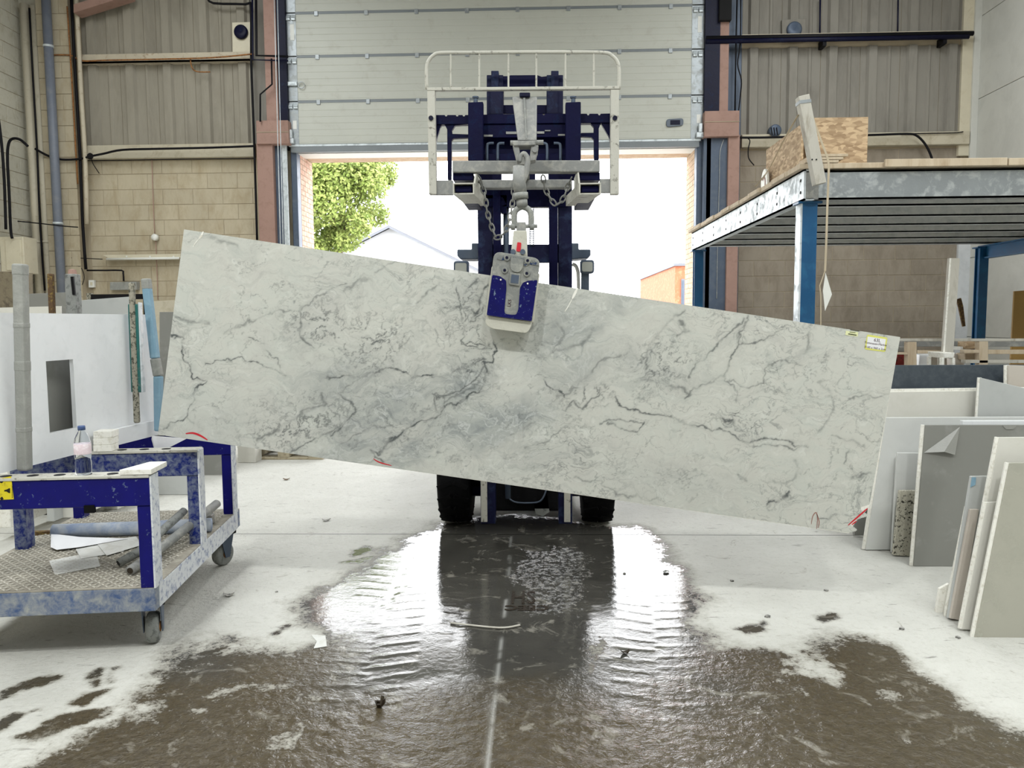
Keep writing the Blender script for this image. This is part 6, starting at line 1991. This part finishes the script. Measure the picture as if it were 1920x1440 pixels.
# right bay cables
pipe('cable', 'black cable along the right ledge curving down behind the deck', [(1386, 258), (1420, 258), (1470, 257), (1560, 255), (1640, 253), (1700, 251), (1718, 254), (1733, 268), (1744, 288), (1752, 312)], WY - .2, .016, 'cable', 'cable')
pipe('cable', 'knotted cable hanging at the right ledge end', [(1400, 258), (1406, 264), (1403, 280), (1404, 297), (1414, 310)], WY - .2, .008, 'cable', 'cable')
pipe('conduit', 'dark vertical conduit left on the right cladding', [(1382, -5), (1380, 80), (1378, 208)], WY - .14, .010, 'cable', 'conduit', sm=1)
pipe('conduit', 'wavy cable beside the right steel column', [(1389, -5), (1388, 80), (1383, 120), (1390, 150), (1388, 180), (1384, 215)], WY - .14, .009, 'cable', 'conduit')
pipe('conduit', 'dark conduit in the middle of the right cladding', [(1538, -5), (1537, 76)], WY - .10, .012, 'dsteel', 'conduit', sm=1)
pipe('conduit', 'dark conduit further right on the right cladding', [(1684, -5), (1683, 70)], WY - .10, .010, 'dsteel', 'conduit', sm=1)
pipe('cable', 'thin black cable ending at the right corner', [(1690, 251), (1740, 250), (1790, 249), (1806, 247)], WY - .12, .007, 'cable', 'cable')
pipe('cable', 'pale cable hanging on the right blue column', [(1357, 262), (1350, 285), (1349, 330), (1347, 400), (1345, 480), (1344, 560)], WY - .172, .006, 'galv', 'cable')

# ================================================================== OUTSIDE
tag(MB().add([(-60, YO, -.02), (60, YO, -.02), (60, 120, -.02), (-60, 120, -.02)], [(0, 1, 2, 3)]).build('yard_ground', 'ground'), kind='structure')
GY = 30.0
gb = empty('gable_building', (aY(735, 600, GY).x, GY + 5, 0), 'white gabled building across the yard', 'building')
ap, el, er = aY(732, 428, GY), aY(560, 506, GY), aY(905, 521, GY)
ez = (el.z + er.z) / 2
MB().prism([Vector((el.x, GY, 0)), Vector((er.x, GY, 0)), Vector((er.x, GY, ez)), Vector((ap.x, GY, ap.z)), Vector((el.x, GY, ez))], (0, 12, 0)).build('wall', 'bwhite', gb)
for s, e in ((-1, el), (1, er)):
    d = (Vector((e.x, GY, ez)) - Vector((ap.x, GY, ap.z)))
    up = Vector((0, 0, .34))
    a = Vector((ap.x, GY - .35, ap.z))
    b = a + d * 1.06
    MB().prism([a + Vector((0, 0, .06)), b + Vector((0, 0, .06)), b + up, a + up], (0, 12.7, 0)).build('roof_slope', 'broof', gb)
    MB().prism([a + Vector((0, -.02, -.03)), b + Vector((0, -.02, -.03)), b + Vector((0, -.02, .05)), a + Vector((0, -.02, .05))], (0, .06, 0)).build('barge_board', 'bgrey', gb)
bb = empty('brick_building', (aY(1300, 600, 24).x, 26, 0), 'orange brick building beyond the right door jamb', 'building')
a, b = aY(1266, 499, 24), aY(1266, 600, 24)
MB().box(a.x, a.x + 4, 24, 32, -.02, a.z).build('wall', 'orangeb', bb)
MB().box(a.x - .05, a.x + 4.05, 23.9, 32, a.z, a.z + .08).build('coping', 'bgrey', bb)
w0, w1 = aY(1277, 523, 24), aY(1283, 575, 24)
w_ = MB().box(w0.x, w1.x, 23.96, 24.05, w1.z - .3, w0.z).build('window', 'bgrey', bb)
MB().box(w0.x + .03, w1.x - .03, 23.94, 23.97, w1.z - .2, w0.z - .05).build('pane', 'bsteel', w_)
lp = empty('lamp_post', Vector((aY(1221, 600, 45).x, 45, 0)), 'distant twin headed street lamp beyond the yard', 'lamp post')
t = aY(1221, 541, 45)
MB().tube([(t.x, 45, 0), (t.x, 45, t.z)], .06, 8).build('column', 'bgrey', lp)
for s in (-1, 1):
    MB().beam((t.x, 45, t.z), (t.x + s * .22, 45, t.z + .1), .08, .06).build('lamp_head', 'bgrey', lp)
wh = empty('warehouse', (aY(1200, 600, 60).x, 64, 0), 'pale low warehouse on the horizon behind the slab', 'building')
a, b = aY(1120, 560, 60), aY(1330, 560, 60)
MB().box(a.x - 12, b.x, 60, 70, 0, 2.6).build('wall', 'bwhite', wh)
MB().box(a.x - 12.2, b.x + .2, 59.8, 70, 2.6, 2.8).build('roof', 'bgrey', wh)

# tree beyond the yard, left of the doorway
TY = 23.0
tc = aY(622, 350, TY)
tree = empty('tree', (tc.x - .3, TY + 1, 0), 'lime green leafy tree outside the left of the doorway', 'tree')
MB().tube(smoothpath([(tc.x - .3, TY + 1, 0), (tc.x - .2, TY + 1, 2.5), (tc.x, TY + .9, 4.2), (tc.x + .3, TY + .8, 6.2)], 4), .22, 10, r1=.06).build('trunk', 'bark', tree, smooth=True)
rnd = random.Random(4)
clumps = []
for (x, y, r) in ((600, 330, 46), (640, 315, 50), (690, 330, 34), (706, 352, 26), (620, 380, 48), (665, 372, 44), (694, 392, 24), (600, 425, 40), (640, 425, 38), (676, 420, 26), (612, 452, 26), (648, 452, 20), (580, 380, 50), (570, 320, 60),
                  (560, 430, 40), (655, 310, 48), (610, 310, 48), (700, 306, 36), (716, 322, 20), (590, 460, 20), (680, 312, 36), (560, 300, 50), (640, 300, 50)):
    c_ = aY(x, y, TY)
    clumps.append((c_ + Vector((0, rnd.uniform(-.5, 1.2), 0)), r * TY / F))
for i, (c_, r) in enumerate(clumps[:14:2]):
    MB().tube(smoothpath([(tc.x - .1, TY + .9, 3.6 + .15 * i), ((tc.x + c_.x) / 2, (TY + .9 + c_.y) / 2, (4.2 + c_.z) / 2), c_], 4), .05, 6, r1=.012).build('branch', 'bark', tree, smooth=True)
vs, fs = [], []
for c_, r in clumps:
    for _ in range(int(1150 * (r / .7) ** 1.6)):
        d = Vector((rnd.gauss(0, 1), rnd.gauss(0, 1), rnd.gauss(0, 1))).normalized() * (r * (rnd.random() ** .4))
        p_ = c_ + d
        u_ = Vector((rnd.gauss(0, 1), rnd.gauss(0, 1), rnd.gauss(0, 1) - .5)).normalized()
        w_ = u_.orthogonal().normalized()
        L_ = rnd.uniform(.08, .15)
        k = len(vs)
        vs += [p_, p_ + u_ * L_ * .5 + w_ * L_ * .32, p_ + u_ * L_, p_ + u_ * L_ * .5 - w_ * L_ * .32]
        fs.append((k, k + 1, k + 2, k + 3))
mb = MB()
mb.v = [tuple(v) for v in vs]
mb.f = fs
lv = mb.build('foliage', 'leaf', tree)
lv['kind'] = 'stuff'

# ================================================================== SMALL THINGS ON THE FLOOR
rnd = random.Random(12)
chips = [(518, 1110, .009, 'tiny grey chip on the dry floor between trolley and wet track'), (1170, 1076, .01, 'dark chip lying in the bright right tyre track'),
         (1372, 1090, .012, 'grey chip on the dry floor just right of the right tyre track'), (1438, 1157, .014, 'larger grey chip beside the small damp smudge on the right'),
         (1548, 1108, .012, 'grey chip on the floor midway to the leaning slabs'), (1690, 1180, .014, 'grey chip on the floor left of the broken white shard'),
         (1795, 1196, .012, 'grey chip at the foot of the leaning olive slab')]
for x, y, s, lb_ in chips:
    p_ = aZ(x, y, 0)
    pts = [p_ + Vector((s * rnd.uniform(.7, 1.2) * math.cos(a), s * rnd.uniform(.7, 1.2) * math.sin(a), -.001)) for a in np.linspace(0, 5.5, 6)]
    tag(MB().prism(pts, (s * .2, 0, s * .6)).build('stone_chip', 'chip'), lb_, 'stone chip', 'stone chips scattered on the floor')


def flake(x, y, L_, label, m='chip', rot=0.0, curl=.012):
    p_ = aZ(x, y, 0)
    ca, sa = math.cos(rot), math.sin(rot)

    def f(u, v):
        a = (u - .5) * L_
        w = (v - .5) * L_ * .7 * math.sin(math.pi * (.12 + .76 * u))
        z = .003 + curl * (2 * (u - .5)) ** 2 + .004 * abs(v - .5)
        return (p_.x + a * ca - w * sa, p_.y + a * sa + w * ca, z)
    tag(MB().grid(f, 8, 4).build('stone_flake', m, solid=.002), label, 'flake')


flake(429, 1118, .055, 'curled grey flake on the dry floor right of the trolley', rot=.2)
flake(612, 977, .06, 'dark curled flake on the floor beyond the joint line', rot=.3)
flake(537, 900, .06, 'brown flake on the floor near the pallet', 'rustbar', .2)
flake(1249, 1074, .05, 'square dark scrap on the right tyre track', 'slabm', 1.2, .002)
flake(1172, 1226, .04, 'small dark scrap on the right wet track', 'mud', .3)
a, b = aZ(845, 1168, .006), aZ(935, 1177, .006)
c_ = aZ(975, 1172, .006)
tag(MB().tube(smoothpath([a, b, c_], 6), .005, 6).build('thin_stick', 'woodg', smooth=True), 'thin pale stick lying on the dark wet floor', 'stick')
p_ = aZ(711, 1325, 0)
mb = MB()
for k in range(7):
    t = rnd.uniform(0, 6.28)
    mb.beam(p_ + Vector((.006 * math.cos(t), .006 * math.sin(t), 0)), p_ + Vector((.022 * math.cos(t), .02 * math.sin(t), rnd.uniform(.012, .035))), .012, .004)
tag(mb.build('crumpled_leaf', 'mud'), 'dark crumpled scrap standing in the left wet track', 'scrap')
p_ = aZ(600, 1203, 0)
tag(MB().prism([aZ(x, y, .001) for x, y in ((583, 1190), (610, 1192), (613, 1212), (588, 1216), (594, 1203))], (0, 0, .001)).build('paper_scrap', 'paperg'), 'pale torn paper scrap at the left edge of the wet floor', 'paper')
p_ = aZ(1105, 1318, 0)
# dark wet stencil-like prints between the tracks
fp = empty('floor_print', aZ(985, 1140, .001), 'dark wet stencil-like print on the floor between the tyre tracks', 'floor print')


def ftext(txt, x, y, hpx, wscale, mirror=False):
    o_ = aZ(x, y, .0035)
    px_m = abs(aZ(x, y, 0).y - aZ(x, y + 1, 0).y)
    s = hpx * px_m / .7
    M = Matrix.Translation(o_) @ Matrix.Diagonal((wscale * (-1 if mirror else 1), 1, 1, 1)) @ Matrix.Translation((0, -.35 * s, 0))
    text_mesh(txt, s, M, 'print_glyphs', 'mud', fp, .0004, .003)


ftext('HS', 981, 1119, 24, .42)
ftext('CEEC', 988, 1139.5, 9, 1.0, True)
